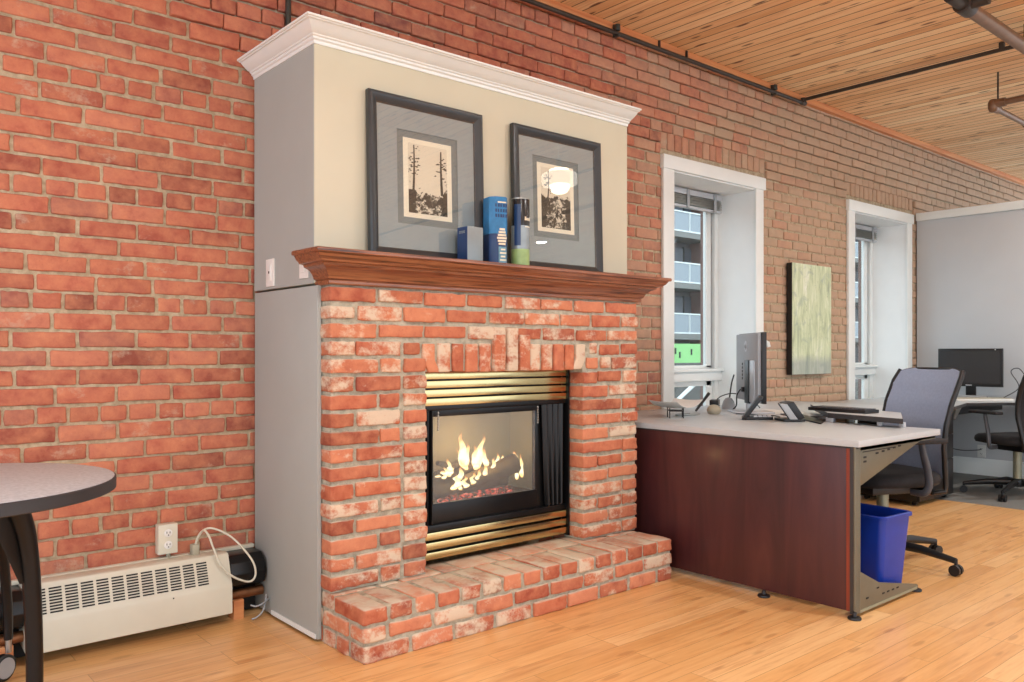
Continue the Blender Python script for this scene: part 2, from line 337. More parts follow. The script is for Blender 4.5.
# ------------------------------------------------------------------ mesh helpers
WORLD = {}
class MB:
    def __init__(s): s.bm = bmesh.new()
    def box(s, x0, x1, y0, y1, z0, z1, mx=None):
        P = [(x0,y0,z0),(x1,y0,z0),(x1,y1,z0),(x0,y1,z0),(x0,y0,z1),(x1,y0,z1),(x1,y1,z1),(x0,y1,z1)]
        vs = [s.bm.verts.new((mx @ Vector(p)) if mx else p) for p in P]
        for f in ((3,2,1,0),(4,5,6,7),(0,1,5,4),(1,2,6,5),(2,3,7,6),(3,0,4,7)): s.bm.faces.new([vs[i] for i in f])
        return s
    def prism(s, pts, d, mx=None):
        """polygon pts (3-D, planar) extruded by vector d"""
        d = Vector(d)
        a = [Vector(p) for p in pts]; b = [p + d for p in a]
        if mx: a = [mx @ p for p in a]; b = [mx @ p for p in b]
        va = [s.bm.verts.new(p) for p in a]; vb = [s.bm.verts.new(p) for p in b]
        s.bm.faces.new(va[::-1]); s.bm.faces.new(vb); n = len(va)
        for i in range(n): s.bm.faces.new([va[i], va[(i+1) % n], vb[(i+1) % n], vb[i]])
        return s
    def tube(s, pts, r, seg=10, caps=True, flat=1.0, smooth=False, mx=None):
        pts = [Vector(p) for p in pts]
        if smooth: pts, r = catmull(pts, r, 6)
        if mx: pts = [mx @ p for p in pts]
        rs = r if isinstance(r, (list, tuple)) else [r]*len(pts)
        rings = []; ref = None
        for i, p in enumerate(pts):
            t = (pts[min(i+1, len(pts)-1)] - pts[max(i-1, 0)]).normalized()
            if ref is None:
                ref = Vector((0, 0, 1)) if abs(t.z) < .9 else Vector((1, 0, 0))
            u = (ref - t*ref.dot(t)).normalized(); w = t.cross(u); ref = u
            rings.append([s.bm.verts.new(p + (u*math.cos(2*PI*k/seg) + w*math.sin(2*PI*k/seg)*flat)*rs[i]) for k in range(seg)])
        for a, b in zip(rings, rings[1:]):
            for k in range(seg): s.bm.faces.new([a[k], a[(k+1) % seg], b[(k+1) % seg], b[k]])
        if caps: s.bm.faces.new(rings[0][::-1]); s.bm.faces.new(rings[-1])
        return s
    def cyl(s, a, b, r, seg=20): return s.tube([a, b], r, seg)
    def lathe(s, prof, c=(0, 0, 0), seg=32, cap=True, mx=None):
        c = Vector(c); rings = []
        for r, z in prof:
            ring = []
            for k in range(seg):
                p = c + Vector((r*math.cos(2*PI*k/seg), r*math.sin(2*PI*k/seg), z))
                ring.append(s.bm.verts.new(mx @ p if mx else p))
            rings.append(ring)
        for a, b in zip(rings, rings[1:]):
            for k in range(seg): s.bm.faces.new([a[k], a[(k+1) % seg], b[(k+1) % seg], b[k]])
        if cap: s.bm.faces.new(rings[0][::-1]); s.bm.faces.new(rings[-1])
        return s
    def grid(s, f, nu, nv, thick=None):
        """surface f(u,v) -> point; closed slab when thick is a vector function or vector"""
        A = [[s.bm.verts.new(f(i/nu, j/nv)) for j in range(nv+1)] for i in range(nu+1)]
        for i in range(nu):
            for j in range(nv): s.bm.faces.new([A[i][j], A[i+1][j], A[i+1][j+1], A[i][j+1]])
        if thick is not None:
            t = Vector(thick)
            B = [[s.bm.verts.new(Vector(f(i/nu, j/nv)) + t) for j in range(nv+1)] for i in range(nu+1)]
            for i in range(nu):
                for j in range(nv): s.bm.faces.new([B[i][j], B[i][j+1], B[i+1][j+1], B[i+1][j]])
            for i in range(nu):
                s.bm.faces.new([A[i][0], B[i][0], B[i+1][0], A[i+1][0]]); s.bm.faces.new([A[i][nv], A[i+1][nv], B[i+1][nv], B[i][nv]])
            for j in range(nv):
                s.bm.faces.new([A[0][j], A[0][j+1], B[0][j+1], B[0][j]]); s.bm.faces.new([A[nu][j], B[nu][j], B[nu][j+1], A[nu][j+1]])
        return s
    def brick(s, x0, x1, y0, y1, z0, z1, r=.006, amp=.0025, mids=(3, 1, 1), jit=.0015, shear=None, back=True):
        """one rounded, slightly chipped brick"""
        o = Vector((random.uniform(0, 99), random.uniform(0, 99), random.uniform(0, 99)))
        lo = (x0, y0, z0); hi = (x1, y1, z1)
        J = [random.uniform(-jit, jit) for _ in range(6)]
        lo = tuple(lo[i]+J[i] for i in range(3)); hi = tuple(hi[i]+J[i+3] for i in range(3))
        ax = []
        for i in range(3):
            a, b = lo[i], hi[i]; rr = min(r, (b-a)*.4)
            c = [a, a+rr] + [a+rr+(b-a-2*rr)*(k+1)/(mids[i]+1) for k in range(mids[i])] + [b-rr, b]
            ax.append(c)
        nx, ny, nz = (len(c) for c in ax)
        rr = [min(r, (hi[i]-lo[i])*.4) for i in range(3)]; r0 = min(rr)
        cache = {}
        def V(i, j, k):
            if (i, j, k) in cache: return cache[(i, j, k)]
            p = Vector((ax[0][i], ax[1][j], ax[2][k]))
            q = Vector([min(max(p[t], lo[t]+r0), hi[t]-r0) for t in range(3)])
            d = p-q
            if d.length > 1e-7: d = d.normalized(); p = q + d*r0
            nv = noise.noise(p*38+o)*.7 + noise.noise(p*105+o)*.5
            p = p + (d if d.length > 1e-7 else Vector((0, 0, 0)))*nv*amp
            if shear: p = shear(p)
            v = s.bm.verts.new(p); cache[(i, j, k)] = v; return v
        for j in range(ny-1):
            for k in range(nz-1):
                s.bm.faces.new([V(0,j,k), V(0,j,k+1), V(0,j+1,k+1), V(0,j+1,k)]); s.bm.faces.new([V(nx-1,j,k), V(nx-1,j+1,k), V(nx-1,j+1,k+1), V(nx-1,j,k+1)])
        for i in range(nx-1):
            for k in range(nz-1):
                s.bm.faces.new([V(i,0,k), V(i+1,0,k), V(i+1,0,k+1), V(i,0,k+1)])
                if back: s.bm.faces.new([V(i,ny-1,k), V(i,ny-1,k+1), V(i+1,ny-1,k+1), V(i+1,ny-1,k)])
        for i in range(nx-1):
            for j in range(ny-1):
                s.bm.faces.new([V(i,j,0), V(i,j+1,0), V(i+1,j+1,0), V(i+1,j,0)]); s.bm.faces.new([V(i,j,nz-1), V(i+1,j,nz-1), V(i+1,j+1,nz-1), V(i,j+1,nz-1)])
        return s
    def build(s, name, mat, parent=None, bevel=0, seg=2, smooth=None, ang=40, label=None, normals=True):
        bm = s.bm
        if normals: bmesh.ops.recalc_face_normals(bm, faces=bm.faces)
        if bevel:
            es = [e for e in bm.edges if len(e.link_faces) == 2 and e.calc_face_angle(0) > .5]
            if es: bmesh.ops.bevel(bm, geom=es, offset=bevel, segments=seg, affect='EDGES', profile=.6, clamp_overlap=True)
        me = bpy.data.meshes.new(name)
        W = WORLD.get(parent.name, Matrix()) if parent else Matrix()
        bm.transform(W.inverted())
        bm.to_mesh(me); bm.free()
        if mat: me.materials.append(mat)
        o = bpy.data.objects.new(name, me); COL.objects.link(o)
        if parent: o.parent = parent
        WORLD[o.name] = W
        for p in me.polygons: p.use_smooth = True
        try: me.set_sharp_from_angle(angle=math.radians(ang))
        except Exception: pass
        if label: o['label'] = label
        return o

def catmull(pts, r, n):
    rs = list(r) if isinstance(r, (list, tuple)) else [r]*len(pts)
    P = [pts[0]*2-pts[1]] + list(pts) + [pts[-1]*2-pts[-2]]; R = [rs[0]] + rs + [rs[-1]]
    out, ro = [], []
    for i in range(1, len(P)-2):
        for k in range(n):
            t = k/n
            a, b, c, d = P[i-1], P[i], P[i+1], P[i+2]
            out.append(.5*((2*b)+(c-a)*t+(2*a-5*b+4*c-d)*t*t+(3*b-a-3*c+d)*t**3)); ro.append(R[i]*(1-t)+R[i+1]*t)
    out.append(P[-2]); ro.append(R[-2])
    return out, ro

def empty(name, loc, label, cat, group=None, rz=0):
    o = bpy.data.objects.new(name, None); COL.objects.link(o)
    o.empty_display_size = .1
    o.location = loc; o.rotation_euler = (0, 0, rz)
    WORLD[o.name] = Matrix.Translation(loc) @ Matrix.Rotation(rz, 4, 'Z')
    return tag(o, label, cat, group)

def tag(o, label, cat, group=None, kind=None):
    o['label'] = label; o['category'] = cat
    if group: o['group'] = group
    if kind: o['kind'] = kind
    return o

def struct(o, label, cat): return tag(o, label, cat, None, 'structure')

def text_mesh(body, size, depth, mx, name, mat, parent, shear=0):
    cu = bpy.data.curves.new(name, 'FONT'); cu.body = body; cu.size = size; cu.extrude = depth
    cu.align_x = 'CENTER'; cu.align_y = 'CENTER'; cu.shear = shear; cu.resolution_u = 3
    t = bpy.data.objects.new(name+'_tmp', cu); COL.objects.link(t)
    dg = bpy.context.evaluated_depsgraph_get(); dg.update()
    me = bpy.data.meshes.new_from_object(t.evaluated_get(dg))
    bpy.data.objects.remove(t)
    W = WORLD.get(parent.name, Matrix())
    me.transform(W.inverted() @ mx); me.materials.clear(); me.materials.append(mat); me.name = name
    o = bpy.data.objects.new(name, me); COL.objects.link(o); o.parent = parent; WORLD[o.name] = W
    return o

# ------------------------------------------------------------------ brick wall
HOLES = [(4.30, 5.292, .40, 2.302), (6.735, 7.775, .40, 2.302)]
COURSE = .0709
XL, XR_ = -2.6, 11.6

def wall():
    bm = MB()
    bm.box(XL, HOLES[0][0], WY+.006, 3.80, 0, CEIL)
    bm.box(HOLES[0][1], HOLES[1][0], WY+.006, 3.80, 0, CEIL)
    bm.box(HOLES[1][1], XR_, WY+.006, 3.80, 0, CEIL)
    for h in HOLES:
        bm.box(h[0], h[1], WY+.006, 3.80, h[3], CEIL); bm.box(h[0], h[1], WY+.006, 3.80, 0, h[2])
    w = bm.build('wall_back', M['wall_mortar'])
    struct(w, 'long exposed red brick wall with white framed windows', 'wall')
    b = MB()
    sol = [(h[0]-.10, h[1]+.13, 2.425, 2.535) for h in HOLES]
    for i in range(-12, 32):
        zc = .863 + COURSE*i
        z0, z1 = zc-COURSE/2+.0062, zc+COURSE/2-.0062
        if z1 > CEIL-.005: z1 = CEIL-.005
        if z0 < 0: z0 = .002
        if z1-z0 < .02: continue
        header = i % 6 == 0
        mod = .108 if header else .2125
        x = XL - (.106 if i % 2 else 0) - random.uniform(0, .03)
        hi = zc > 2.36
        wav = random.uniform(-.0015, .0015); proud = random.uniform(.010, .017)
        while x < XR_:
            wdt = mod*random.uniform(.965, 1.035) if not header else mod*random.uniform(.94, 1.06)
            gp = .0025 if hi and x > 1.0 else .0058
            a, c = x+gp, x+wdt-gp
            x += wdt
            if a > XR_ or c < XL: continue
            segs = [(max(a, XL), min(c, XR_))]
            for (h0, h1, hz0, hz1) in HOLES+sol:
                zz0, zz1 = (hz0, hz1)
                if z1 > zz0+.012 and z0 < zz1-.012:
                    n = []
                    for (p, q) in segs:
                        if q <= h0 or p >= h1: n.append((p, q)); continue
                        if p < h0-.03: n.append((p, h0-.006))
                        if q > h1+.03: n.append((h1+.006, q))
                    segs = n
            for (p, q) in segs:
                if q-p < .025: continue
                # hidden behind the chimney breast
                if p > 1.50 and q < 3.20 and z1 < 2.20: continue
                y0 = WY - (proud+random.uniform(-.002, .002) if hi and p > 1.0 else random.uniform(-.001, .005))
                sag = random.uniform(-.0015, .0015)
                b.brick(p, q, y0, WY+.02, z0+wav+sag, z1+wav+sag+(.001 if hi else 0), r=.0055, amp=.005, mids=(4, 0, 1), jit=.002, back=False)
    for (h0, h1, z0, z1) in sol:
        n = int((h1-h0)/.076); p = (h1-h0)/n
        for k in range(n):
            b.brick(h0+k*p+.005, h0+(k+1)*p-.005, WY-random.uniform(.001, .006), WY+.02, z0+random.uniform(0, .004), z1, r=.0055, amp=.003, mids=(0, 0, 2), back=False)
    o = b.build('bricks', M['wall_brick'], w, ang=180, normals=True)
wall()

# ------------------------------------------------------------------ floor, ceiling, side partition
f = MB().box(XL, 6.42, -5.6, 3.45, -.05, 0).build('floor', M['floor']); struct(f, 'honey maple strip floor', 'floor')
f = MB().box(6.42, XR_, -5.6, 3.45, -.05, .001).build('floor_carpet', M['carpet']); struct(f, 'grey carpet floor by the partition', 'floor')
c = MB().box(XL, XR_, -5.6, 3.80, CEIL, CEIL+.08).build('ceiling', M['ceil']); struct(c, 'knotty pine board ceiling', 'ceiling')
t = MB().box(XL, XR_, 3.375, WY-.002, 3.045, CEIL).build('trim_1', M['ledger'], bevel=.003); struct(t, 'timber ledger board under the ceiling along the brick wall', 'trim')
t = MB().box(1.365, 1.452, 2.40, 3.24, 0, .0015).build('trim_2', M['floor'], bevel=0); struct(t, 'border floor board beside the fireplace', 'trim')
PX = 7.965
w = MB().box(PX, PX+.14, -3.0, WY-.016, 0, 2.335).build('wall_right', M['partition'], bevel=.003); struct(w, 'blue grey partition wall that stops below the ceiling', 'wall')
t = MB().box(PX-.025, PX+.165, -3.0, WY-.017, 2.335, 2.408).build('trim_3', M['white_trim'], bevel=.004); struct(t, 'white cap on top of the grey partition', 'trim')
t = MB(); t.prism([(PX-.016, -3.0, .002), (PX-.016, -3.0, .115), (PX-.010, -3.0, .125), (PX-.006, -3.0, .145), (PX-.001, -3.0, .15), (PX-.001, -3.0, .002)], (0, 6.41, 0))
t = t.build('baseboard_right', M['white_trim']); struct(t, 'white baseboard along the partition', 'baseboard')

# ------------------------------------------------------------------ windows
def window(n, x0, x1, gx1, label):
    root = bpy.data.objects.new('window_%d' % n, None); COL.objects.link(root)
    root.location = (0, 0, 0); WORLD[root.name] = Matrix(); struct(root, label, 'window')
    zt = 2.302; YF = 3.76
    b = MB()
    b.box(x0-.105, x0+.006, 3.408, WY-.002, .35, 2.30); b.box(x1-.012, x1+.085, 3.408, WY-.002, .35, 2.30)
    b.build('side_casing', M['white_trim'], root, .003)
    MB().box(x0-.115, x1+.10, 3.398, WY-.002, 2.296, 2.385).build('head_casing', M['white_trim'], root, .003)
    b = MB()
    b.box(x0-.004, x0+.006, WY-.01, YF+.04, .40, 2.30); b.box(x1-.006, x1+.004, WY-.01, YF+.04, .40, 2.30)
    b.box(x0, x1, WY-.01, YF+.04, 2.288, 2.30)
    b.build('reveal', M['reveal'], root)
    MB().box(x0-.02, x1+.02, 3.395, YF+.04, .385, .425).build('sill', M['white_trim'], root, .004)
    MB().box(x1-.105, x1+.3, YF+.045, YF+.075, .3, 2.45).build('outer_brick_jamb', M['bld_brick'], root)
    # frame and sashes
    b = MB()
    b.box(x1-.055, x1-.006, YF-.02, YF+.04, .425, 2.288); b.box(x0+.006, x0+.055, YF-.02, YF+.04, .425, 2.288)
    b.box(x0+.055, x1-.055, YF-.02, YF+.04, 2.235, 2.288)
    b.box(x0+.006, x1-.006, YF-.05, YF+.04, .885, .955); b.box(x0+.006, x1-.006, YF-.075, YF+.04, .955, .975)
    b.box(x0+.055, x1-.055, YF-.01, YF+.04, .425, .49)
    b.build('frame', M['white_trim'], root, .004)
    b = MB()
    a, c = x0+.06, x1-.075
    b.box(c-.06, c, YF, YF+.03, .98, 2.23); b.box(a, a+.06, YF, YF+.03, .98, 2.23); b.box(a, c, YF, YF+.03, .975, 1.0); b.box(a, c, YF, YF+.03, 2.17, 2.235)
    b.box(c-.06, c, YF, YF+.03, .49, .885); b.box(a, a+.06, YF, YF+.03, .49, .885); b.box(a, c, YF, YF+.03, .845, .885); b.box(a, c, YF, YF+.03, .49, .53)
    b.build('sash', M['white_trim'], root, .003)
    MB().box(c, x1-.055, YF+.012, YF+.02, .98, 2.235).build('gasket', M['dark_grey'], root); MB().box(c, x1-.055, YF+.005, YF+.02, .49, .885).build('lower_stop', M['white_trim'], root)
    MB().box(a+.05, c-.05, YF+.012, YF+.018, .99, 2.19).build('pane', M['win_glass'], root)
    MB().box(a+.05, c-.05, YF+.012, YF+.018, .51, .86).build('pane', M['win_glass'], root)
    return root
window(1, 4.318, 5.285, 5.19, 'first white cased window, right behind the desk monitor')
window(2, 6.752, 7.768, 7.63, 'second white cased window, next to the grey partition')

def blind(x0, x1, label):
    r = empty('window_blind', (.5*(x0+x1), 3.70, 2.27), label, 'blind', 'raised window blinds')
    MB().box(x0+.03, x1-.05, 3.675, 3.715, 2.235, 2.275).build('head_rail', M['silver'], r, .004)
    b = MB()
    for k in range(7):
        z = 2.225-.009*k
        b.box(x0+.035, x1-.055, 3.675+.003*(k % 2), 3.712+.003*(k % 2), z-.004, z)
    b.build('stacked_slats', M['steel'], r)
    MB().box(x0+.035, x1-.055, 3.678, 3.712, 2.140, 2.158).build('bottom_rail', M['silver'], r, .004)
    for xx in (x0+.2, .5*(x0+x1), x1-.16):
        MB().box(xx, xx+.03, 3.668, 3.675, 2.14, 2.275).build('bracket', M['grey_plastic'], r, .002)
blind(4.318, 5.285, 'raised metal mini blind at the head of the nearer window')
blind(6.752, 7.768, 'raised metal mini blind at the head of the window by the partition')

# ------------------------------------------------------------------ chimney breast (painted)
XB0, XB1, YB = 1.462, 3.242, 2.863
b = MB(); b.box(XB0, XB1, YB, WY-.02, 1.362, 2.30)
cb = b.build('wall_chimney', M['paint_front'], bevel=.004); struct(cb, 'greige painted chimney breast above the mantel', 'wall')
MB().box(XB0-.0015, XB0+.001, YB+.003, WY-.02, 1.362, 2.295).build('side_skin', M['paint_side_shade'], cb)
sp = MB().box(XB0, XB0+.017, 2.838, WY-.02, .012, 1.353).build('wall_chimney_side', M['paint_side_shade'], bevel=.002); struct(sp, 'greige side panel of the chimney below the mantel, side shade in its colour', 'wall')
MB().box(XB0-.004, XB0, 2.85, 3.24, .012, .03).build('bottom_trim', M['white_trim'], sp)

def sweep(prof, path_at, name, mat, parent=None, cap=True, ang=30):
    b = MB(); rows = []
    for off, z in prof: rows.append([b.bm.verts.new((x, y, z)) for (x, y) in path_at(off)])
    n = len(rows[0])
    for r0, r1 in zip(rows, rows[1:]):
        for k in range(n-1): b.bm.faces.new([r0[k], r0[k+1], r1[k+1], r1[k]])
    # close top, bottom, back and both ends
    b.bm.faces.new([r[0] for r in rows]); b.bm.faces.new([r[-1] for r in rows][::-1])
    b.bm.faces.new(rows[0][::-1]); b.bm.faces.new(rows[-1])
    b.bm.faces.new([rows[0][0], rows[-1][0], rows[-1][-1], rows[0][-1]]) if n > 1 else None
    return b.build(name, mat, parent, ang=ang)

K = .088
crown_prof = [(.0, 2.262), (.004, 2.262), (.006, 2.275), (.014, 2.280), (.016, 2.288), (.023, 2.291), (.025, 2.296), (.034, 2.300), (.044, 2.307), (.055, 2.316), (.064, 2.325), (.069, 2.330), (.078, 2.331), (.080, 2.335), (K, 2.336), (K, 2.345)]
crown_prof = [(o, 2.345-(2.345-z)*.86) for o, z in crown_prof]
cr = sweep([(0, 2.2736)] + crown_prof[1:] + [(0, 2.345)], lambda o: [(XB0-.86*o-.001, WY-.016), (XB0-.86*o-.001, YB-1.1*o-.001), (XB1-.001, YB-1.1*o-.001)], 'trim_4', M['white_trim'], ang=25)
struct(cr, 'white crown moulding around the chimney breast', 'trim')
MB().box(XB0+.002, XB1-.002, YB+.002, WY-.02, 2.30, 2.344).build('top_board', M['white_trim'], cr)

def wall_plate(y0, y1, z0, z1, label, x=XB0-.0015):
    r = empty('light_switch', (x, .5*(y0+y1), .5*(z0+z1)), label, 'light switch', 'white wall plates')
    MB().box(x-.006, x, y0, y1, z0, z1).build('plate', M['white_plastic'], r, .002)
    MB().box(x-.009, x-.004, .5*(y0+y1)-.016, .5*(y0+y1)+.016, .5*(z0+z1)-.033, .5*(z0+z1)+.033).build('rocker', M['white_plastic'], r, .001)
    MB().box(x-.0105, x-.008, .5*(y0+y1)-.004, .5*(y0+y1)+.004, .5*(z0+z1)-.004, .5*(z0+z1)+.006).build('toggle', M['dark_slot'], r)
wall_plate(3.208, 3.283, 1.372, 1.486, 'white wall switch on the grey chimney side nearer the brick wall')
wall_plate(2.902, 2.976, 1.385, 1.495, 'white wall plate tucked behind the end of the oak mantel')

# ------------------------------------------------------------------ fireplace
FP = empty('fireplace', (2.335, 2.765, 0), 'red brick gas fireplace with oak mantel, raised hearth and brass louvres', 'fireplace')
PX0, PX1, PY = 1.478, 3.205, 2.765
OX0, OX1, OZ = 1.914, 2.815, 1.016
HZ = .197
CH = (1.352-HZ)/17
# mortar cores
b = MB()
b.box(PX0+.006, OX0-.004, PY+.009, 2.90, HZ, 1.352); b.box(OX1+.006, PX1-.006, PY+.009, 2.90, HZ, 1.352); b.box(OX0-.004, OX1+.006, PY+.009, 2.90, OZ+.004, 1.352)
b.build('surround_mortar', M['fire_mortar'], FP)
b = MB()
def fb(x0, x1, z0, z1, y0=PY, y1=None, **kw):
    b.brick(x0, x1, y0-random.uniform(0, .004), y1 if y1 else y0+.085, z0, z1, r=.006, amp=.006, mids=(5, 1, 2) if x1-x0 > .13 else (3, 1, 2), jit=.0035, **kw)
J = .0075
for r in range(17):                      # r = 0 at the hearth
    z0 = HZ + r*CH + J*1.05; z1 = HZ + (r+1)*CH - J*1.05
    top = 16-r
    if top < 3:                          # running bond across the whole width
        x = PX0; k = 0
        first = .1 if top % 2 else .2
        while x < PX1-.02:
            wd = (first if k == 0 else .2)*random.uniform(.97, 1.03)
            if PX1-(x+wd) < .07: wd = PX1-x
            if not (top == 2 and x > 2.19 and x+wd < 2.56 and False): fb(x, x+wd, z0, z1)
            x += wd + .015; k += 1
    else:
        # left pier, then the half-brick column beside the opening
        a, e = PX0, 1.787
        if top % 2 == 0: fb(a, a+.205, z0, z1); fb(a+.218, e, z0, z1)
        else: fb(a, a+.098, z0, z1); fb(a+.112, e, z0, z1)
        if top == 3: fb(1.803, 1.880, z0, z1)
        else: fb(1.803, OX0 - (.0 if top > 4 else .006), z0, z1, y1=2.872)
        # right pier
        if top == 3: xs = [2.865, 2.925, 3.085, PX1]
        elif top == 4: xs = [2.838, 2.93, 3.012, PX1]
        elif top % 3 == 2: xs = [OX1, 2.915, 3.095, PX1]
        elif top % 3 == 0: xs = [OX1, 2.995, PX1]
        else: xs = [OX1, 2.905, 2.995, PX1]
        if top > 4 and top % 3 == 1: xs = [OX1, 3.095, PX1]
        for p, q in zip(xs, xs[1:]):
            fb(p + (0 if p == xs[0] else J), q - (0 if q == PX1 else J), z0, z1, y1=2.872 if p == xs[0] and top > 3 else None)
# soldier course with raised middle three
n = 13; p = (2.835-1.888)/n
for k in range(n):
    x0 = 1.888 + k*p + .006; x1 = 1.888 + (k+1)*p - .006
    zt = 1.136
    if k in (5, 7): zt = 1.176
    if k == 6: zt = 1.208
    sh = None
    yo = 0
    if k in (5, 6, 7): yo = .012
    if k == 0: sh = lambda q: Vector((q.x + max(0, (1.065-q.z))*.62, q.y, q.z))
    if k == n-1: sh = lambda q: Vector((q.x - max(0, (1.065-q.z))*.62, q.y, q.z))
    b.brick(x0, x1, PY-.002-yo-random.uniform(0, .003), PY+.08, OZ, zt, r=.006, amp=.004, mids=(1, 1, 4), jit=.002, shear=sh)
b.build('surround_bricks', M['fire_brick'], FP, ang=180)

# hearth
HY, HX0, HX1 = 2.527, 1.478, 3.188
b = MB()
b.box(HX0+.008, HX1-.008, HY+.008, 2.905, 0, HZ-.006)
b.build('hearth_mortar', M['fire_mortar'], FP)
b = MB()
hc = HZ/3
for r in range(3):
    z0 = r*hc + (.0 if r == 0 else J*.8); z1 = (r+1)*hc - (J*.8 if r < 2 else 0)
    if r == 2:
        nn = 16; p = (HX1-HX0)/nn
        for k in range(nn):
            b.brick(HX0+k*p+J*(k > 0), HX0+(k+1)*p-J*(k < nn-1), HY-random.uniform(0, .004), HY+.21, z0, z1-random.uniform(0, .003), r=.008, amp=.006, mids=(2, 4, 2), jit=.0025)
        # second row of bricks running back into the opening
        x = HX0
        while x < HX1-.05:
            wd = min(random.choice((.1, .2)), HX1-x)
            if HX1-(x+wd) < .06: wd = HX1-x
            b.brick(x+J, x+wd-J, HY+.222, HY+.37, z0, z1-.003, r=.006, amp=.003, mids=(3, 3, 1), jit=.002)
            x += wd
    else:
        # front stretchers
        x = HX0 + .0; k = 0
        while x < HX1-.02:
            wd = .2 if not (k == 0 and r == 1) else .1
            if HX1-(x+wd) < .07: wd = HX1-x
            b.brick(x+J*(k > 0), x+wd-J*(x+wd < HX1-.01), HY-random.uniform(0, .004), HY+.098, z0, z1, r=.008, amp=.006, mids=(4, 2, 2), jit=.0025)
            x += wd; k += 1
        y = HY+.112
        while y < 2.84:
            wd = .2 if r == 1 else .1
            for (xa, xb) in ((HX0, HX0+.095), (HX1-.095, HX1)):
                b.brick(xa, xb, y, min(y+wd-.012, 2.86), z0, z1, r=.008, amp=.006, mids=(2, 4, 2), jit=.0025)
            y += wd
b.build('hearth_bricks', M['fire_brick'], FP, ang=180)

# mantel
mprof = [(0, 1.352), (.010, 1.352), (.013, 1.357), (.013, 1.366), (.010, 1.371), (.018, 1.374), (.021, 1.380), (.026, 1.393), (.035, 1.405), (.048, 1.413), (.060, 1.418), (.063, 1.427), (.080, 1.430), (.083, 1.437), (.092, 1.444), (.098, 1.455), (.100, 1.459), (.108, 1.460), (.110, 1.463), (.110, 1.473), (.107, 1.476), (0, 1.476)]
mt = sweep(mprof, lambda o: [(PX0-o, YB-.001), (PX0-o, PY-o), (PX1+.004+o*1.25, PY-o), (PX1+.004+o*1.25, YB-.001)], 'mantel_shelf', M['oak'], FP, ang=24)
mt['label'] = 'oiled oak mantel shelf with stepped moulding'

# gas insert
FR = MB()
IY = 2.868
FR.box(OX0+.003, OX1-.003, IY, IY+.03, .852, .872)      # top rail under louvres
FR.box(OX0+.003, OX0+.03, IY, IY+.03, .21, 1.012); FR.box(OX1-.012, OX1-.003, IY-.015, IY+.03, .21, 1.012)
FR.box(OX0+.003, OX1-.003, IY+.004, IY+.03, .335, .362)
FR.box(OX0+.003, OX1-.003, IY+.04, IY+.05, .205, .345)   # dark backing of lower louvres
FR.box(OX0+.003, OX1-.003, IY+.04, IY+.05, .865, 1.012)
FR.box(OX0+.03, 2.63, IY+.02, IY+.04, .36, .448); FR.box(OX0+.03, 2.79, IY+.02, IY+.04, .822, .858)
FR.box(2.615, 2.79, IY+.028, IY+.04, .36, .86)
FR.box(OX0+.03, 2.035, IY+.028, IY+.04, .36, .86)
ins = FR.build('gas_insert', M['black_metal'], FP, .002)
ins['label'] = 'black gas insert with brass louvres'
def louvre(z0, z1):
    bb = MB(); bb.box(OX0+.004, OX1-.013, IY-.008, IY+.030, z0, z1)
    return bb.build('louvre', M['brass'], ins, .0015, label='polished brass louvre')
for k in range(4): louvre(.872+k*.0375, .872+k*.0375+.030)
for k in range(3): louvre(.221+k*.0415, .221+k*.0415+.030)
# firebox cavity
b = MB()
b.box(1.96, 1.98, IY+.05, 3.19, .38, .84); b.box(2.70, 2.72, IY+.05, 3.19, .38, .84)
b.box(1.96, 2.72, 3.17, 3.19, .38, .86)
b.build('firebox_liner', M['liner'], ins)
MB().box(1.96, 2.72, IY+.05, 3.19, .40, .425).build('firebox_floor', M['log'], ins)
MB().box(1.96, 2.72, IY+.05, 3.19, .85, .87).build('firebox_top', M['black_metal'], ins)
MB().box(2.03, 2.618, IY+.022, IY+.026, .44, .83).build('glass_pane', M['fire_glass'], ins)
# pulled-back wire mesh curtains
def curtain(x0, x1, folds, gather):
    def fn(u, v):
        z = .366 + v*.484
        sq = 1-gather*(1-v)
        x = x0+(x1-x0)*u
        xc = x1-.045 if x0 > 2.3 else x0+.02
        x = xc + (x-xc)*sq
        return (x, IY+.008+.011*math.sin(u*folds*2*PI)*(.6+.4*(1-v)), z)
    bb = MB(); bb.grid(fn, 48, 10, (0, .0015, 0)); return bb.build('mesh_curtain', M['black_metal'], ins, ang=80)
curtain(2.645, 2.792, 4, .25); curtain(1.945, 2.02, 3, .1)
MB().cyl((OX0+.03, IY+.012, .853), (2.795, IY+.012, .853), .004, 10).build('curtain_rod', M['black_metal'], ins)
for xx in (2.04, 2.614):
    bb = MB()
    for k in range(7): bb.lathe([(.001, .846-.012*k), (.0045, .842-.012*k), (.0045, .838-.012*k), (.001, .835-.012*k)], (xx, IY-.002, 0), 8)
    bb.build('pull_chain', M['steel'], ins)
# logs and embers
def log(pts, r):
    pp, rr = catmull([Vector(p) for p in pts], r, 7)
    bb = MB(); seg = 16
    rings = []
    for i, p in enumerate(pp):
        t = (pp[min(i+1, len(pp)-1)]-pp[max(i-1, 0)]).normalized(); u = Vector((0, 0, 1)); u = (u-t*u.dot(t)).normalized(); w_ = t.cross(u)
        ring = []
        for k in range(seg):
            d = u*math.cos(2*PI*k/seg)+w_*math.sin(2*PI*k/seg)
            q = p+d*rr[i]; q = q+d*noise.noise(q*45)*rr[i]*.28
            ring.append(bb.bm.verts.new(q))
        rings.append(ring)
    for a_, c_ in zip(rings, rings[1:]):
        for k in range(seg): bb.bm.faces.new([a_[k], a_[(k+1) % seg], c_[(k+1) % seg], c_[k]])
    bb.bm.faces.new(rings[0][::-1]); bb.bm.faces.new(rings[-1])
    return bb.build('log', M['log'], ins, ang=50)
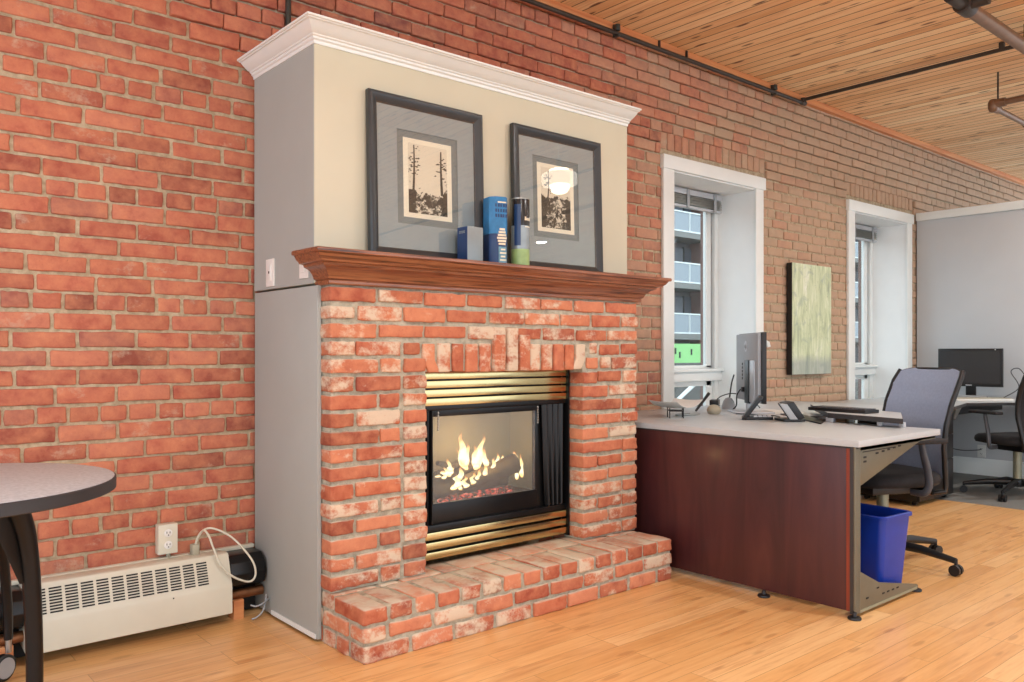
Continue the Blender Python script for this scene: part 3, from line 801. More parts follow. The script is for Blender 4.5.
log([(2.13, 3.08, .475), (2.30, 3.09, .482), (2.58, 3.07, .49)], [.045, .05, .04])
log([(2.26, 3.0, .495), (2.42, 2.985, .535), (2.56, 2.97, .570)], [.032, .040, .046])
log([(2.10, 3.02, .545), (2.28, 3.05, .548), (2.44, 3.06, .575)], [.018, .024, .020])
log([(2.13, 3.0, .605), (2.22, 3.01, .585), (2.36, 3.07, .60)], [.010, .016, .012])
bb = MB()
for k in range(70):
    xx = random.uniform(2.13, 2.53); yy = random.uniform(2.945, 2.99); rr = random.uniform(.006, .014)
    bmesh.ops.create_icosphere(bb.bm, subdivisions=1, radius=rr, matrix=Matrix.Translation((xx, yy, .432+random.uniform(0, .028))) @ Matrix.Diagonal((1.6, 1, .7, 1)))
e = bb.build('ember_bed', M['ember'], ins, ang=180); e['kind'] = 'stuff'; e['label'] = 'glowing red embers'
def flame(x, y, z, h, w_, lean=0):
    bb = MB(); seg = 14; rings = []; o = random.uniform(0, 50)
    for i in range(15):
        t = i/14
        r = w_*(math.sin(min(1, t*2.4+.25)*PI/2) if t < .31 else 1)*(1-t)**.75
        cx = x+lean*t*h+noise.noise(Vector((t*3.2, o, 0)))*w_*1.1*t; cy = y+noise.noise(Vector((t*3, o, 9)))*w_*.6
        rings.append([bb.bm.verts.new((cx+max(r, .0006)*math.cos(2*PI*k/seg), cy+max(r, .0006)*.5*math.sin(2*PI*k/seg), z+t*h)) for k in range(seg)])
    for a_, c_ in zip(rings, rings[1:]):
        for k in range(seg): bb.bm.faces.new([a_[k], a_[(k+1) % seg], c_[(k+1) % seg], c_[k]])
    bb.bm.faces.new(rings[0][::-1]); bb.bm.faces.new(rings[-1])
    return bb.build('flame', M['flame'], ins, ang=180)
for (x, z, h, w_, ln) in ((2.27, .585, .135, .024, -.05), (2.285, .575, .10, .018, .1), (2.355, .575, .13, .020, .22), (2.34, .57, .09, .02, 0), (2.405, .56, .085, .018, -.1), (2.20, .56, .055, .016, -.3),
                          (2.17, .545, .04, .016, -.5), (2.235, .525, .05, .018, 0), (2.21, .49, .045, .022, .1), (2.26, .485, .05, .018, 0), (2.30, .495, .05, .016, .2), (2.33, .51, .045, .016, .2), (2.37, .525, .05, .015, .2), (2.42, .545, .06, .014, .2),
                          (2.47, .565, .055, .012, .15), (2.50, .575, .035, .010, .1), (2.15, .555, .02, .02, -.9), (2.60, .50, .10, .014, -.05), (2.585, .57, .05, .02, -.2)):
    flame(x, 2.965 if z < .56 else 2.995, z, h*1.15, w_*1.25, ln)
    flame(x+random.uniform(-.02, .02), 3.0, z-.015, h*.7, w_*1.1, random.uniform(-.4, .4))
pl = bpy.data.lights.new('fire_light', 'POINT'); pl.energy = 3.2; pl.color = (1, .55, .25); pl.shadow_soft_size = .05
lo = bpy.data.objects.new('fire_light', pl); lo.location = (2.32, 2.96, .66); COL.objects.link(lo)

# ------------------------------------------------------------------ things on the mantel
MZ = 1.4765
def picture(cx, w_, h, y_bot, lean, label, pm, mat_off, trees):
    """local: x right, z up, front is -y; leaning back on the chimney wall"""
    r = empty('framed_picture', (cx, y_bot, MZ), label, 'picture', 'framed prints leaning on the chimney wall')
    mx = Matrix.Translation((cx, y_bot, MZ)) @ Matrix.Rotation(-lean, 4, 'X')
    fw, d = .044, .03
    prof = [(0, 0), (0, -.024), (.008, -d), (.018, -.028), (fw-.008, -.016), (fw, -.012), (fw, 0)]
    b = MB(); rows = []
    for (i, y) in prof:
        rows.append([b.bm.verts.new(mx @ Vector(p)) for p in ((-w_/2+i, y, i), (w_/2-i, y, i), (w_/2-i, y, h-i), (-w_/2+i, y, h-i))])
    for a, c in zip(rows, rows[1:]+rows[:1]):
        for k in range(4): b.bm.faces.new([a[k], a[(k+1) % 4], c[(k+1) % 4], c[k]])
    b.build('frame', M['frame'], r, .0015, ang=30)
    def pl(x0, x1, z0, z1, y0, y1, nm, mt):
        q = MB(); q.box(x0, x1, y0, y1, z0, z1, mx); return q.build(nm, mt, r)
    pl(-w_/2+.03, w_/2-.03, .03, h-.03, -.004, -.001, 'backing', M['dark_grey'])
    mw, mh, mcx, mz = mat_off
    # mat board with a cut opening
    q = MB(); X0, X1, Z0, Z1 = -w_/2+.036, w_/2-.036, .036, h-.036
    a0, a1, c0, c1 = mcx-mw/2, mcx+mw/2, mz, mz+mh
    for bx in ((X0, a0, Z0, Z1), (a1, X1, Z0, Z1), (a0, a1, Z0, c0), (a0, a1, c1, Z1)): q.box(bx[0], bx[1], -.0095, -.006, bx[2], bx[3], mx)
    q.build('mat_board', M['mat_board'], r)
    pl(a0-.002, a1+.002, c0-.002, c1+.002, -.0058, -.0044, 'inner_mat', M['mat_inner'])
    pw, ph = mw*.80, mh*.85
    pl(mcx-pw/2, mcx+pw/2, mz+mh*.075, mz+mh*.075+ph, -.0066, -.0058, 'paper', M['print_paper'])
    iw, ih = pw*.8, ph*.88; iz = mz+mh*.075+ph*.06
    im = MB(); im.box(-iw/2, iw/2, -.0004, 0, 0, ih)
    im.bm.transform(mx @ Matrix.Translation((mcx, -.0067, iz)))
    pr = im.build('print', pm, r)
    q = MB()
    for (tx, z0, z1, wd, sw) in trees:
        pts = [(mcx-iw/2+iw*(tx+sw*math.sin(t*2.2)), -.0073, iz+ih*(z0+(z1-z0)*t)) for t in [i/8 for i in range(9)]]
        left = [(p[0]-iw*wd*(1-.5*i/8), p[1], p[2]) for i, p in enumerate(pts)]; right = [(p[0]+iw*wd*(1-.5*i/8), p[1], p[2]) for i, p in enumerate(pts)]
        q.prism([Vector(p) for p in left+right[::-1]], (0, .0003, 0), mx)
        for k in range(9):
            t = random.uniform(.35, 1); sgn = random.choice((-1, 1)); ll = random.uniform(.06, .16)*iw
            px = mcx-iw/2+iw*(tx+sw*math.sin(t*2.2)); pz = iz+ih*(z0+(z1-z0)*t)
            for m_ in range(4):
                u = px+sgn*ll*(m_+1)/4; vz = pz+random.uniform(-.006, .006)+.004*m_*random.choice((-1, 1)); s_ = random.uniform(.002, .0055)
                if abs(u-mcx) > iw/2-.004 or vz > iz+ih-.006: continue
                q.prism([Vector((u-s_*1.6, -.0073, vz)), Vector((u, -.0073, vz-s_*.5)), Vector((u+s_*1.3, -.0073, vz+s_*.2)), Vector((u+.2*s_, -.0073, vz+s_))], (0, .0003, 0), mx)
    q.build('print_trees', M['ink'], r)
    pl(-w_/2+.036, w_/2-.036, .036, h-.036, -.0145, -.0125, 'glass', M['glass'])
    return r
picture(1.965, .575, .665, 2.835, math.radians(1.6), 'left dark framed woodland print on the oak mantel, hung with two tall tree trunks', M['print_a'], (.305, .385, .003, .148), ((.12, .3, .98, .03, .03), (.86, .3, .95, .035, -.02)))
picture(2.718, .578, .665, 2.835, math.radians(1.6), 'right dark framed leafy print on the oak mantel, behind the black tube', M['print_b'], (.298, .380, -.012, .162), ((.2, .4, .95, .025, .06),))

# silver and navy carton
def carton(cx, cy, w_, d, h, rz, label, front, side):
    r = empty('gift_box', (cx, cy, MZ), label, 'box', None, rz)
    W = WORLD[r.name]
    q = MB(); q.box(-w_/2, w_/2, -d/2, d/2, 0, h, W); body = q.build('carton', front, r, .0015)
    q = MB(); q.box(-w_/2-.0008, -w_/2+.0002, -d/2+.001, d/2-.001, .001, h-.001, W); q.build('side_panel', side, r)
    return r, W
r, W = carton(2.128, 2.757, .083, .070, .149, math.radians(0), 'small silver and navy carton in front of the left print', M['box_silver'], M['box_navy'])
q = MB()
for k, zz in enumerate((.128, .122)):
    for j in range(5): q.box(-.0430, -.0420, -.018+.008*j, -.012+.008*j+random.uniform(-.001, .001), zz, zz+.004, W)
q.build('side_lettering', M['box_silver'], r)
# tall blue carton with cut corner
r = empty('bottle_carton', (2.258, 2.745, MZ), 'tall blue bottle carton with cream label, between the two framed prints', 'box', None, math.radians(-14))
W = WORLD[r.name]; hw = .041
oct_ = [(-hw, -hw+.022), (-hw+.022, -hw), (hw-.012, -hw), (hw, -hw+.012), (hw, hw), (-hw, hw)]
q = MB(); q.prism([Vector((x, y, .13)) for x, y in oct_], (0, 0, .159), W); q.build('upper_sleeve', M['box_blue'], r, .001)
q = MB(); q.prism([Vector((x, y, 0)) for x, y in oct_], (0, 0, .13), W); q.build('lower_sleeve', M['box_navy'], r, .001)
q = MB(); q.box(-.006, .030, -hw-.0012, -hw+.001, .006, .075, W); q.build('label_base', M['label_teal'], r)
q = MB()
for k in range(6): q.box(-.014+.004*abs(k-2), .032-.003*abs(k-2), -hw-.0022, -hw-.0008, .082+k*.0125, .091+k*.0125, W)
for k in range(4): q.box(.000+.004*(k % 2), .030-.005*(k % 2), -hw-.0022, -hw-.0008, .014+k*.015, .021+k*.015, W)
q.build('label', M['label_cream'], r, label='cream printed label')
q = MB()
for rr_ in range(3):
    for k in range(5): q.box(-.022+k*.012, -.014+k*.012+random.uniform(-.002, .002), -hw-.0014, -hw+.0005, .20+rr_*.022, .214+rr_*.022, W)
q.build('dark_lettering', M['box_navy'], r)
q = MB(); q.box(-.010, .030, -hw-.0014, -hw+.0005, .262, .268, W); q.build('top_line', M['label_cream'], r)
# round tube
r = empty('bottle_tube', (2.390, 2.735, MZ), 'black, silver and green bottle tube in front of the right print', 'tube')
c0 = Vector((2.390, 2.735, MZ)); R0 = .041
MB().lathe([(R0, .178), (R0, .292), (R0-.002, .296), (.001, .296)], c0, 40).build('upper_band', M['tube_black'], r)
MB().lathe([(R0, .075), (R0, .178)], c0, 40).build('middle_band', M['tube_silver'], r)
MB().lathe([(R0, 0), (R0, .075)], c0, 40).build('lower_band', M['tube_green'], r)
MB().lathe([(R0+.0012, .294), (R0+.0012, .2985), (R0-.004, .299)], c0, 40).build('metal_rim', M['steel'], r)
def arc_patch(a0, a1, z0, z1, rr_):
    q_ = MB(); q_.grid(lambda u, v: (c0.x+rr_*math.cos(a0+(a1-a0)*u), c0.y+rr_*math.sin(a0+(a1-a0)*u), c0.z+z0+(z1-z0)*v), 10, 1); return q_
arc_patch(math.radians(190), math.radians(232), .09, .270, R0+.0006).build('blue_stripe', M['tube_blue'], r)
q = MB()
for k in range(5):
    a = math.radians(262+k*11); 
    q.box(-.0035, .0035, -.0008, .0008, .200, .216 if k in (0, 4) else .211, Matrix.Translation(c0) @ Matrix.Rotation(a+PI/2, 4, 'Z') @ Matrix.Translation((0, -R0-.0006, 0)))
q.build('lettering', M['label_cream'], r)
q = MB()
for k in range(6):
    a = math.radians(262+k*8)
    q.box(-.002, .002, -.0008, .0008, .170, .174, Matrix.Translation(c0) @ Matrix.Rotation(a+PI/2, 4, 'Z') @ Matrix.Translation((0, -R0-.0006, 0)))
q.build('small_lettering', M['label_cream'], r)

# ------------------------------------------------------------------ convector heater and its cable
HR = empty('baseboard_heater', (.94, 3.34, 0), 'cream convector baseboard heater with slotted grille on the brick wall', 'heater')
hx0, hx1 = .575, 1.302
b = MB(); b.prism([(hx0, 3.415, .272), (hx0, 3.318, .283), (hx0, 3.300, .279), (hx0, 3.257, .160), (hx0, 3.255, .150), (hx0, 3.255, .046), (hx0, 3.262, .043), (hx0, 3.415, .060)], (hx1-hx0, 0, 0))
b.build('cover', M['cream'], HR, .003)
def slant(z): t = (z-.160)/(.279-.160); return 3.257+t*(3.300-3.257)
b = MB()
tilt = math.atan2(.043, .119)
for g in range(12):
    gx = .597 + g*.0519
    for k in range(9):
        z = .180 + k*.0098; y = slant(z)
        b.box(gx, gx+.041, -.0012, .002, -.0028, .0028, Matrix.Translation((0, y-.0006, z)) @ Matrix.Rotation(-tilt, 4, 'X'))
b.build('grille_slots', M['dark_slot'], HR)
MB().cyl((1.07, 3.2545, .150), (1.07, 3.2565, .150), .003, 10).build('screw', M['dark_slot'], HR)
MB().box(.30, 1.455, 3.405, WY-.001, .262, .277).build('back_rail', M['cream'], HR, .002)
for (xa, xb) in ((hx1+.003, 1.452), (.25, hx0-.003)):
    b = MB(); b.prism([(xa, 3.41, .262), (xa, 3.32, .262), (xa, 3.285, .235), (xa, 3.272, .19), (xa, 3.285, .145), (xa, 3.34, .120), (xa, 3.41, .12)], (xb-xa, 0, 0))
    b.build('element_housing', M['black_metal'], HR, .004)
MB().cyl((.25, 3.325, .098), (1.456, 3.325, .098), .020, 18).build('supply_pipe', M['copper'], HR)
for xa in (1.325, .50): MB().box(xa, xa+.043, 3.30, 3.36, 0, .079).build('pipe_support', M['ledger'], HR, .002)
MB().box(.25, 1.456, 3.395, WY-.001, .004, .125).build('dark_back', M['dark_slot'], HR)

r = tag(MB().tube([(1.195, 3.385, .262), (1.196, 3.383, .295), (1.199, 3.37, .335), (1.212, 3.35, .372), (1.245, 3.33, .384), (1.30, 3.30, .355), (1.345, 3.27, .305), (1.385, 3.25, .24), (1.394, 3.245, .19), (1.376, 3.243, .165), (1.34, 3.243, .172), (1.292, 3.25, .202), (1.255, 3.262, .25), (1.235, 3.28, .31), (1.222, 3.30, .362), (1.212, 3.33, .38), (1.204, 3.37, .345)], .0042, 8, smooth=True).build('power_cable', M['cream'], ang=80),
        'looped cream power cable hanging over the heater end', 'cable')
MB().box(1.181, 1.209, 3.365, 3.40, .276, .318).build('plug', M['beige_plastic'], r, .004)
b = MB()
b.tube([(1.46, 3.27, .07), (1.43, 3.25, .062), (1.40, 3.25, .055), (1.38, 3.262, .06)], .0035, 8, smooth=True)
b.tube([(1.455, 3.28, .085), (1.43, 3.25, .035), (1.40, 3.245, .012), (1.38, 3.25, .006)], .0035, 8, smooth=True)
tag(b.build('loose_wire', M['grey_plastic'], ang=80), 'loose grey wires on the floor beside the grey chimney panel', 'wire')

def outlet_box(name, cx, cy, cz, w_, h, d, label, axis='y', plate_only=False):
    r = empty(name, (cx, cy, cz), label, 'outlet')
    mx = Matrix.Translation((cx, cy, cz)) if axis == 'y' else Matrix.Translation((cx, cy, cz)) @ Matrix.Rotation(-PI/2, 4, 'Z')
    q = MB(); q.box(-w_/2, w_/2, -d, 0, -h/2, h/2, mx); q.build('plate', M['white_plastic'] if plate_only else M['cream'], r, .003)
    for s in (-1, 1):
        q = MB(); q.lathe([(.016, 0), (.016, .003), (.014, .004), (.001, .004)], (0, 0, 0), 20, True, mx @ Matrix.Translation((0, -d+.001, s*h*.2)) @ Matrix.Rotation(PI/2, 4, 'X')); rc = q.build('receptacle', M['white_plastic'], r)
        q = MB(); q.box(-.007, -.005, -d-.0045, -d+.001, s*h*.2-.001, s*h*.2+.008, mx); q.box(.005, .007, -d-.0045, -d+.001, s*h*.2-.001, s*h*.2+.007, mx); q.box(-.002, .002, -d-.0045, -d+.001, s*h*.2-.009, s*h*.2-.005, mx); q.build('slots', M['dark_slot'], rc)
    return r, mx
r, mx = outlet_box('wall_outlet', 1.092, WY-.004, .353, .075, .118, .042, 'cream surface mounted duplex outlet on the brick above the heater')
MB().cyl((1.10, WY-.02, .294), (1.10, WY-.02, .272), .009, 12).build('conduit_stub', M['beige_plastic'], r)

# ------------------------------------------------------------------ left table
TB = empty('side_table', (.28, 2.70, 0), 'round grey topped table with curved black legs by the heater', 'table')
tc = (.258, 2.70, 0)
MB().lathe([(.44, .706), (.444, .709), (.444, .738), (.44, .7405)], tc, 72).build('table_edge', M['table_edge'], TB)
MB().lathe([(.439, .738), (.439, .7412), (.437, .742)], tc, 72).build('table_top', M['table_top'], TB)
MB().lathe([(.11, .69), (.11, .706)], tc, 32).build('mount_plate', M['black_metal'], TB)
def tleg(path, rr, castor, web=None):
    q = MB(); q.tube(path, rr, 16, flat=.8, smooth=True)
    if web: q.prism(web, (.006, .010, 0))
    lg = q.build('leg', M['black_metal'], TB, ang=60)
    if castor:
        x, y = path[-1][0], path[-1][1]
        MB().cyl((x, y, .20), (x, y, .085), .010, 14).build('castor_stem', M['steel'], lg)
        dx, dy = .03, -.03
        mx_ = Matrix.Translation((x-.02, y-.03, .046)) @ Matrix.Rotation(math.radians(35), 4, 'Z') @ Matrix.Rotation(PI/2, 4, 'X')
        MB().lathe([(.038, -.013), (.044, -.009), (.044, .009), (.038, .013)], (0, 0, 0), 28, True, mx_).build('castor_wheel', M['black'], lg)
        MB().lathe([(.034, .0125), (.034, .0145), (.001, .0148)], (0, 0, 0), 28, True, mx_).build('castor_cap', M['grey_plastic'], lg)
tleg([(.40, 2.735, .704), (.44, 2.75, .68), (.478, 2.768, .60), (.50, 2.782, .47), (.512, 2.79, .25), (.514, 2.79, .003)], [.036, .034, .030, .027, .025, .024], False,
     [(.33, 2.71, .70), (.45, 2.752, .69), (.49, 2.77, .56), (.505, 2.78, .42), (.47, 2.765, .42), (.40, 2.735, .60)])
tleg([(.37, 2.90, .70), (.43, 3.02, .66), (.475, 3.13, .52), (.50, 3.195, .36), (.512, 3.215, .22), (.514, 3.218, .13)], [.030, .028, .024, .020, .018, .017], True)
tleg([(.14, 2.66, .704), (.10, 2.64, .66), (.06, 2.62, .50), (.04, 2.61, .25), (.04, 2.61, .003)], [.036, .033, .028, .025, .024], False)

# ------------------------------------------------------------------ desk with cherry panel
DK = empty('office_desk', (3.67, 2.4, 0), 'pale topped desk with dark cherry modesty panel and olive steel end leg', 'desk')
DX0, DX1, DY0, DY1, DT = 3.275, 4.075, 1.637, 3.385, .735
b = MB(); b.box(DX0, DX1, DY0, DY1, .707, DT); b.build('desk_top', M['laminate'], DK, .003)
MB().box(DX0+.006, DX0+.03, DY0+.01, DY1-.01, .7005, .7075).build('shadow_strip', M['edge_dark'], DK)  # dark strip stands in for the shadow line under the top
MB().box(3.288, 3.308, 1.692, 3.30, .022, .706).build('modesty_panel', M['cherry'], DK, .002, label='dark cherry veneer panel')
MB().box(3.2865, 3.3085, 1.676, 1.697, .022, .706).build('panel_edge', M['cherry_edge_glint'], DK, .002, label='panel edge strip with its highlight in the redder colour')
MB().box(3.276, 3.316, 1.655, 1.676, .016, .707).build('end_post', M['edge_dark'], DK, .001)
for k in range(4): MB().cyl((3.278+k*.0118, 1.655, .018), (3.278+k*.0118, 1.655, .707), .0056, 12).build('post_flute', M['gun'], DK, ang=50)
yb = 1.655
def plate(pts, nm, mt, th=.004):
    q = MB(); q.prism([(x, yb, z) for x, z in pts], (0, th, 0)); return q.build(nm, mt, DK, .001)
br = plate([(3.316, .706), (4.06, .706), (4.06, .694), (3.905, .692), (3.316, .540)], 'bracket', M['gun'])
MB().box(3.318, 4.06, yb, yb+.03, .690, .7065).build('bracket_flange', M['gun'], br)
q = MB()
q.box(3.345, 3.62, yb-.001, yb+.001, .680, .684)
for (x, z) in ((3.352, .655), (3.352, .637), (3.46, .664), (3.515, .668), (3.568, .672), (3.62, .676), (3.672, .680)): q.box(x, x+.024, yb-.0015, yb+.001, z, z+.008)
q.build('bracket_slots', M['dark_slot'], br)
ft = plate([(3.316, .190), (3.49, .112), (3.845, .040), (3.872, .030), (3.872, .020), (3.316, .020)], 'foot', M['gun'])
MB().box(3.318, 3.86, yb-.002, yb+.05, .014, .026).build('foot_rail', M['gun2'], ft, .001)
for (x, z) in ((3.375, .062), (3.52, .055), (3.565, .055), (3.61, .055), (3.655, .055), (3.47, .088)):
    MB().box(x, x+.02, yb-.0015, yb+.001, z, z+.006).build('foot_slot', M['dark_slot'], ft)
for (x, y) in ((3.27, 1.652), (3.875, 1.668), (3.262, 2.07), (3.30, 3.22), (4.02, 3.2)):
    q = MB(); q.lathe([(.026, 0), (.028, .004), (.026, .010), (.010, .013), (.008, .03)], (x, y, 0), 20); q.build('levelling_foot', M['black'], DK)
MB().box(3.31, 3.345, 2.05, 2.09, .028, .70).build('mid_leg', M['gun'], DK, .002)
MB().box(3.312, 3.35, 3.20, 3.24, .028, .706).build('rear_leg', M['gun'], DK, .002); MB().box(3.98, 4.03, 3.18, 3.22, .028, .706).build('rear_leg', M['gun'], DK, .002)

# L-shaped worktop along the wall and partition
def worktop(name, loc, label, poly, z, ne, legs):
    r = empty(name, loc, label, 'worktop')
    b = MB(); b.prism([(x, y, z-.027) for x, y in poly], (0, 0, .027)); b.build('worktop_panel', M['laminate'], r, .003)
    b = MB(); fe = poly[1:1+ne]
    for (p, q_) in zip(fe, fe[1:]):
        d_ = Vector((q_[0]-p[0], q_[1]-p[1], 0)); nrm = Vector((d_.y, -d_.x, 0)).normalized()*.003
        b.prism([Vector((p[0], p[1], z-.0265)), Vector((q_[0], q_[1], z-.0265)), Vector((q_[0], q_[1], z-.004)), Vector((p[0], p[1], z-.004))], nrm)
    b.build('edge_band', M['edge_dark'], r)
    for (x, y) in legs: MB().box(x-.03, x+.03, y-.03, y+.03, .0015, z-.027).build('leg', M['black_metal'], r, .003)
    return r
worktop('wall_worktop', (4.8, 2.95, 0), 'pale worktop along the wall between the desk and the second window', [(4.082, 3.385), (4.082, 2.52), (5.05, 2.38), (5.60, 2.34), (5.60, 3.385)], .735, 3, ((4.6, 3.2), (5.5, 3.2)))
WT = worktop('corner_worktop', (6.8, 3.0, 0), 'pale worktop in the corner by the partition under the flat monitor', [(5.605, 3.385), (5.605, 2.60), (6.45, 2.49), (6.95, 2.60), (7.28, 2.42), (7.44, 2.1), (7.48, 1.5), (7.93, 1.5), (7.93, 3.385)], .70, 6, ((7.8, 3.2), (7.8, 1.6)))
b = MB(); b.box(6.62, 7.9, 2.66, 2.70, .60, .6725); b.build('under_beam', M['black'], WT, .003)
b = MB(); b.prism([(6.66, 2.56, .672), (6.76, 2.56, .672), (6.64, 2.56, .58), (6.615, 2.56, .595)], (0, .03, 0)); b.build('support_arm', M['steel'], WT, .003)

# pedestal
PD = empty('drawer_pedestal', (6.3, 2.78, 0), 'black drawer pedestal under the worktop, behind the grey chair', 'pedestal')
b = MB(); b.box(5.98, 6.575, 2.56, 3.0, .03, .65); b.build('body', M['black_metal'], PD, .004)
b = MB()
for z0, z1 in ((.035, .30), (.305, .48), (.485, .645)):
    q = MB(); q.box(5.99, 6.57, 2.548, 2.562, z0, z1); d_ = q.build('drawer_front', M['black'], PD, .003)
    q = MB(); q.box(6.1, 6.46, 2.538, 2.55, z1-.03, z1-.018); q.build('handle', M['dark_grey'], d_, .002)
for (x, y) in ((6.03, 2.6), (6.53, 2.6), (6.03, 2.95), (6.53, 2.95)):
    MB().cyl((x-.012, y, .018), (x+.012, y, .018), .018, 14).build('castor', M['black'], PD)

# keyboard platform
KP = empty('desktop_riser', (4.1, 2.05, .735), 'pale desktop riser with a thick dark front edge, on the desk beside the grey chair', 'riser')
rp = [(4.03, 2.18), (3.94, 1.753), (4.33, 1.935), (4.60, 2.60)]
b = MB(); b.prism([(x, y, .758) for x, y in rp], (0, 0, .025)); b.build('riser_top', M['edge_dark'], KP, .002)
cx_, cy_ = sum(p[0] for p in rp)/4, sum(p[1] for p in rp)/4
b = MB(); b.prism([(cx_+(x-cx_)*.99, cy_+(y-cy_)*.99, .782) for x, y in rp], (0, 0, .0025)); b.build('riser_surface', M['laminate'], KP, .0008)
for (x, y) in ((4.045, 2.165), (4.02, 1.90), (4.04, 1.80), (4.06, 2.19)):
    MB().box(x-.012, x+.012, y-.012, y+.012, .7352, .759).build('riser_foot', M['silver'], KP, .002)
def keyboard(name, p0, p1, dep, z, label, mat, keymat, tilt=0):
    p0 = Vector(p0); p1 = Vector(p1); d_ = (p1-p0); ln = d_.length; a = math.atan2(d_.y, d_.x)
    r = empty(name, (p0.x, p0.y, z), label, 'keyboard', None, a)
    W = WORLD[r.name]
    q = MB(); q.box(0, ln, 0, dep, 0, .018, W); q.build('base', mat, r, .004)
    q = MB()
    for i in range(5):
        for j in range(14):
            q.box(.012+j*(ln-.024)/14, .012+(j+.85)*(ln-.024)/14, .012+i*(dep-.024)/5, .012+(i+.85)*(dep-.024)/5, .017, .0225, W)
    q.build('keys', keymat, r)
keyboard('keyboard', (4.20, 1.99), (4.24, 2.33), .12, .785, 'slim black keyboard lying on the desktop riser', M['black'], M['dark_grey'])
# thin dark shape under the riser
nb = MB(); nb.prism([(4.30, 2.62, .736), (4.44, 2.60, .736), (4.06, 2.21, .736), (3.87, 2.13, .736)], (0, 0, .006))
tag(nb.build('patch', M['black'], bevel=.002), 'thin black shape flat on the desk beside the riser', 'patch')
# papers on the worktop
for k, (x, y, a, lab) in enumerate(((4.42, 2.72, .3, 'white paper sheet on the worktop behind the phones, lower of two'), (4.50, 2.80, -.15, 'white paper sheet on the worktop behind the phones, upper of two'))):
    q = MB(); z = .7355+.002*k; q.box(-.105, .105, -.15, .15, 0, .0012, Matrix.Translation((x, y, z)) @ Matrix.Rotation(a, 4, 'Z'))
    tag(q.build('paper_sheet', M['white_plastic']), lab, 'paper', 'papers on the worktop')

# ------------------------------------------------------------------ monitor by the first window
MO = empty('monitor', (4.36, 2.88, .735), 'large black and silver monitor seen from behind, on the desk at the first window', 'monitor')
pA, pB = Vector((4.540, 3.055, 0)), Vector((4.175, 2.655, 0))
dw = (pB-pA); mw = dw.length; dw.normalize()
# local frame: x along dw, y towards the back (facing camera), z up
nb_ = Vector((0, 0, 1)).cross(dw)   # side normal
if nb_.dot(Vector((-1, -.2, 0))) < 0: nb_ = -nb_
mid = (pA+pB)/2
MX = Matrix(((dw.x, nb_.x, 0, mid.x), (dw.y, nb_.y, 0, mid.y), (0, 0, 1, 0), (0, 0, 0, 1)))
Z0, Z1 = .80, 1.215
b = MB(); b.box(-mw/2, mw/2, -.022, .004, Z0, Z1, MX); b.build('screen_bezel', M['black'], MO, .003)
b = MB(); b.box(-mw/2+.012, mw/2-.012, -.0235, -.021, Z0+.05, Z1-.012, MX); b.build('screen', M['screen'], MO)
b = MB(); b.box(-mw/2+.003, mw/2-.02, .003, .024, Z0+.004, Z1-.004, MX); b.build('back_cover', M['monitor_back'], MO, .006)
b = MB(); b.box(-.02, .075, .02, .034, .79, 1.05, MX); b.build('stand_neck', M['black'], MO, .003)
b = MB(); b.box(.08, .19, .020, .030, .80, 1.05, MX); b.build('stand_arm', M['silver'], MO, .004)
b = MB(); b.box(-.05, .17, -.10, .13, .7352, .747, MX); b.build('stand_base', M['silver'], MO, .004)
b = MB(); b.box(0, .06, .0, .030, .74, .81, MX); b.build('stand_foot', M['silver'], MO, .003)
b = MB()
for k in range(5): b.box(-.115, -.095, .022, .0255, .93+k*.022, .945+k*.022, MX)
b.build('ports', M['dark_slot'], MO)
q = MB(); q.lathe([(.032, 0), (.034, .002), (.001, .0025)], (0, 0, 0), 32, True, MX @ Matrix.Translation((-.02, .0235, 1.135)) @ Matrix.Rotation(-PI/2, 4, 'X')); lg = q.build('badge', M['silver'], MO)
text_mesh('hp', .05, .0006, MX @ Matrix.Translation((-.02, .0268, 1.138)) @ Matrix.Rotation(PI, 4, 'Z') @ Matrix.Rotation(PI/2, 4, 'X'), 'badge_lettering', M['grey_plastic'], lg, .3)
b = MB(); b.box(-.085, -.055, .022, .04, .855, .885, MX); b.build('cable_plug', M['black'], MO, .003)
tag(MB().tube([MX @ Vector((-.07, .045, .87)), MX @ Vector((-.10, .06, .83)), MX @ Vector((-.11, .06, .77)), MX @ Vector((-.12, .08, .741))], .004, 8, smooth=True).build('monitor_cable', M['black'], ang=80), 'short black cable hanging from the back of the monitor', 'cable')
tag(MB().tube([(4.60, 3.14, .95), (4.56, 3.13, .90), (4.53, 3.12, .84), (4.505, 3.11, .79), (4.49, 3.10, .765)], .005, 8, smooth=True).build('webcam_cable', M['black'], ang=80), 'black cable rising beside the monitor from the grey mouse shaped dock', 'cable')
q = MB(); q.lathe([(.001, .075), (.02, .07), (.034, .05), (.042, .02), (.045, .0)], (4.475, 3.095, .7352), 24); tag(q.build('grey_dock', M['grey_plastic']), 'rounded grey dock standing left of the monitor', 'dock')

# white sensor on the wall edge
tag(MB().prism([(5.385, 3.425, 1.19), (5.43, 3.425, 1.175), (5.445, 3.425, 1.14), (5.41, 3.425, 1.135)], (0, -.03, 0)).build('wall_sensor', M['white_plastic'], bevel=.003), 'small white sensor on the brick right of the first window', 'sensor')

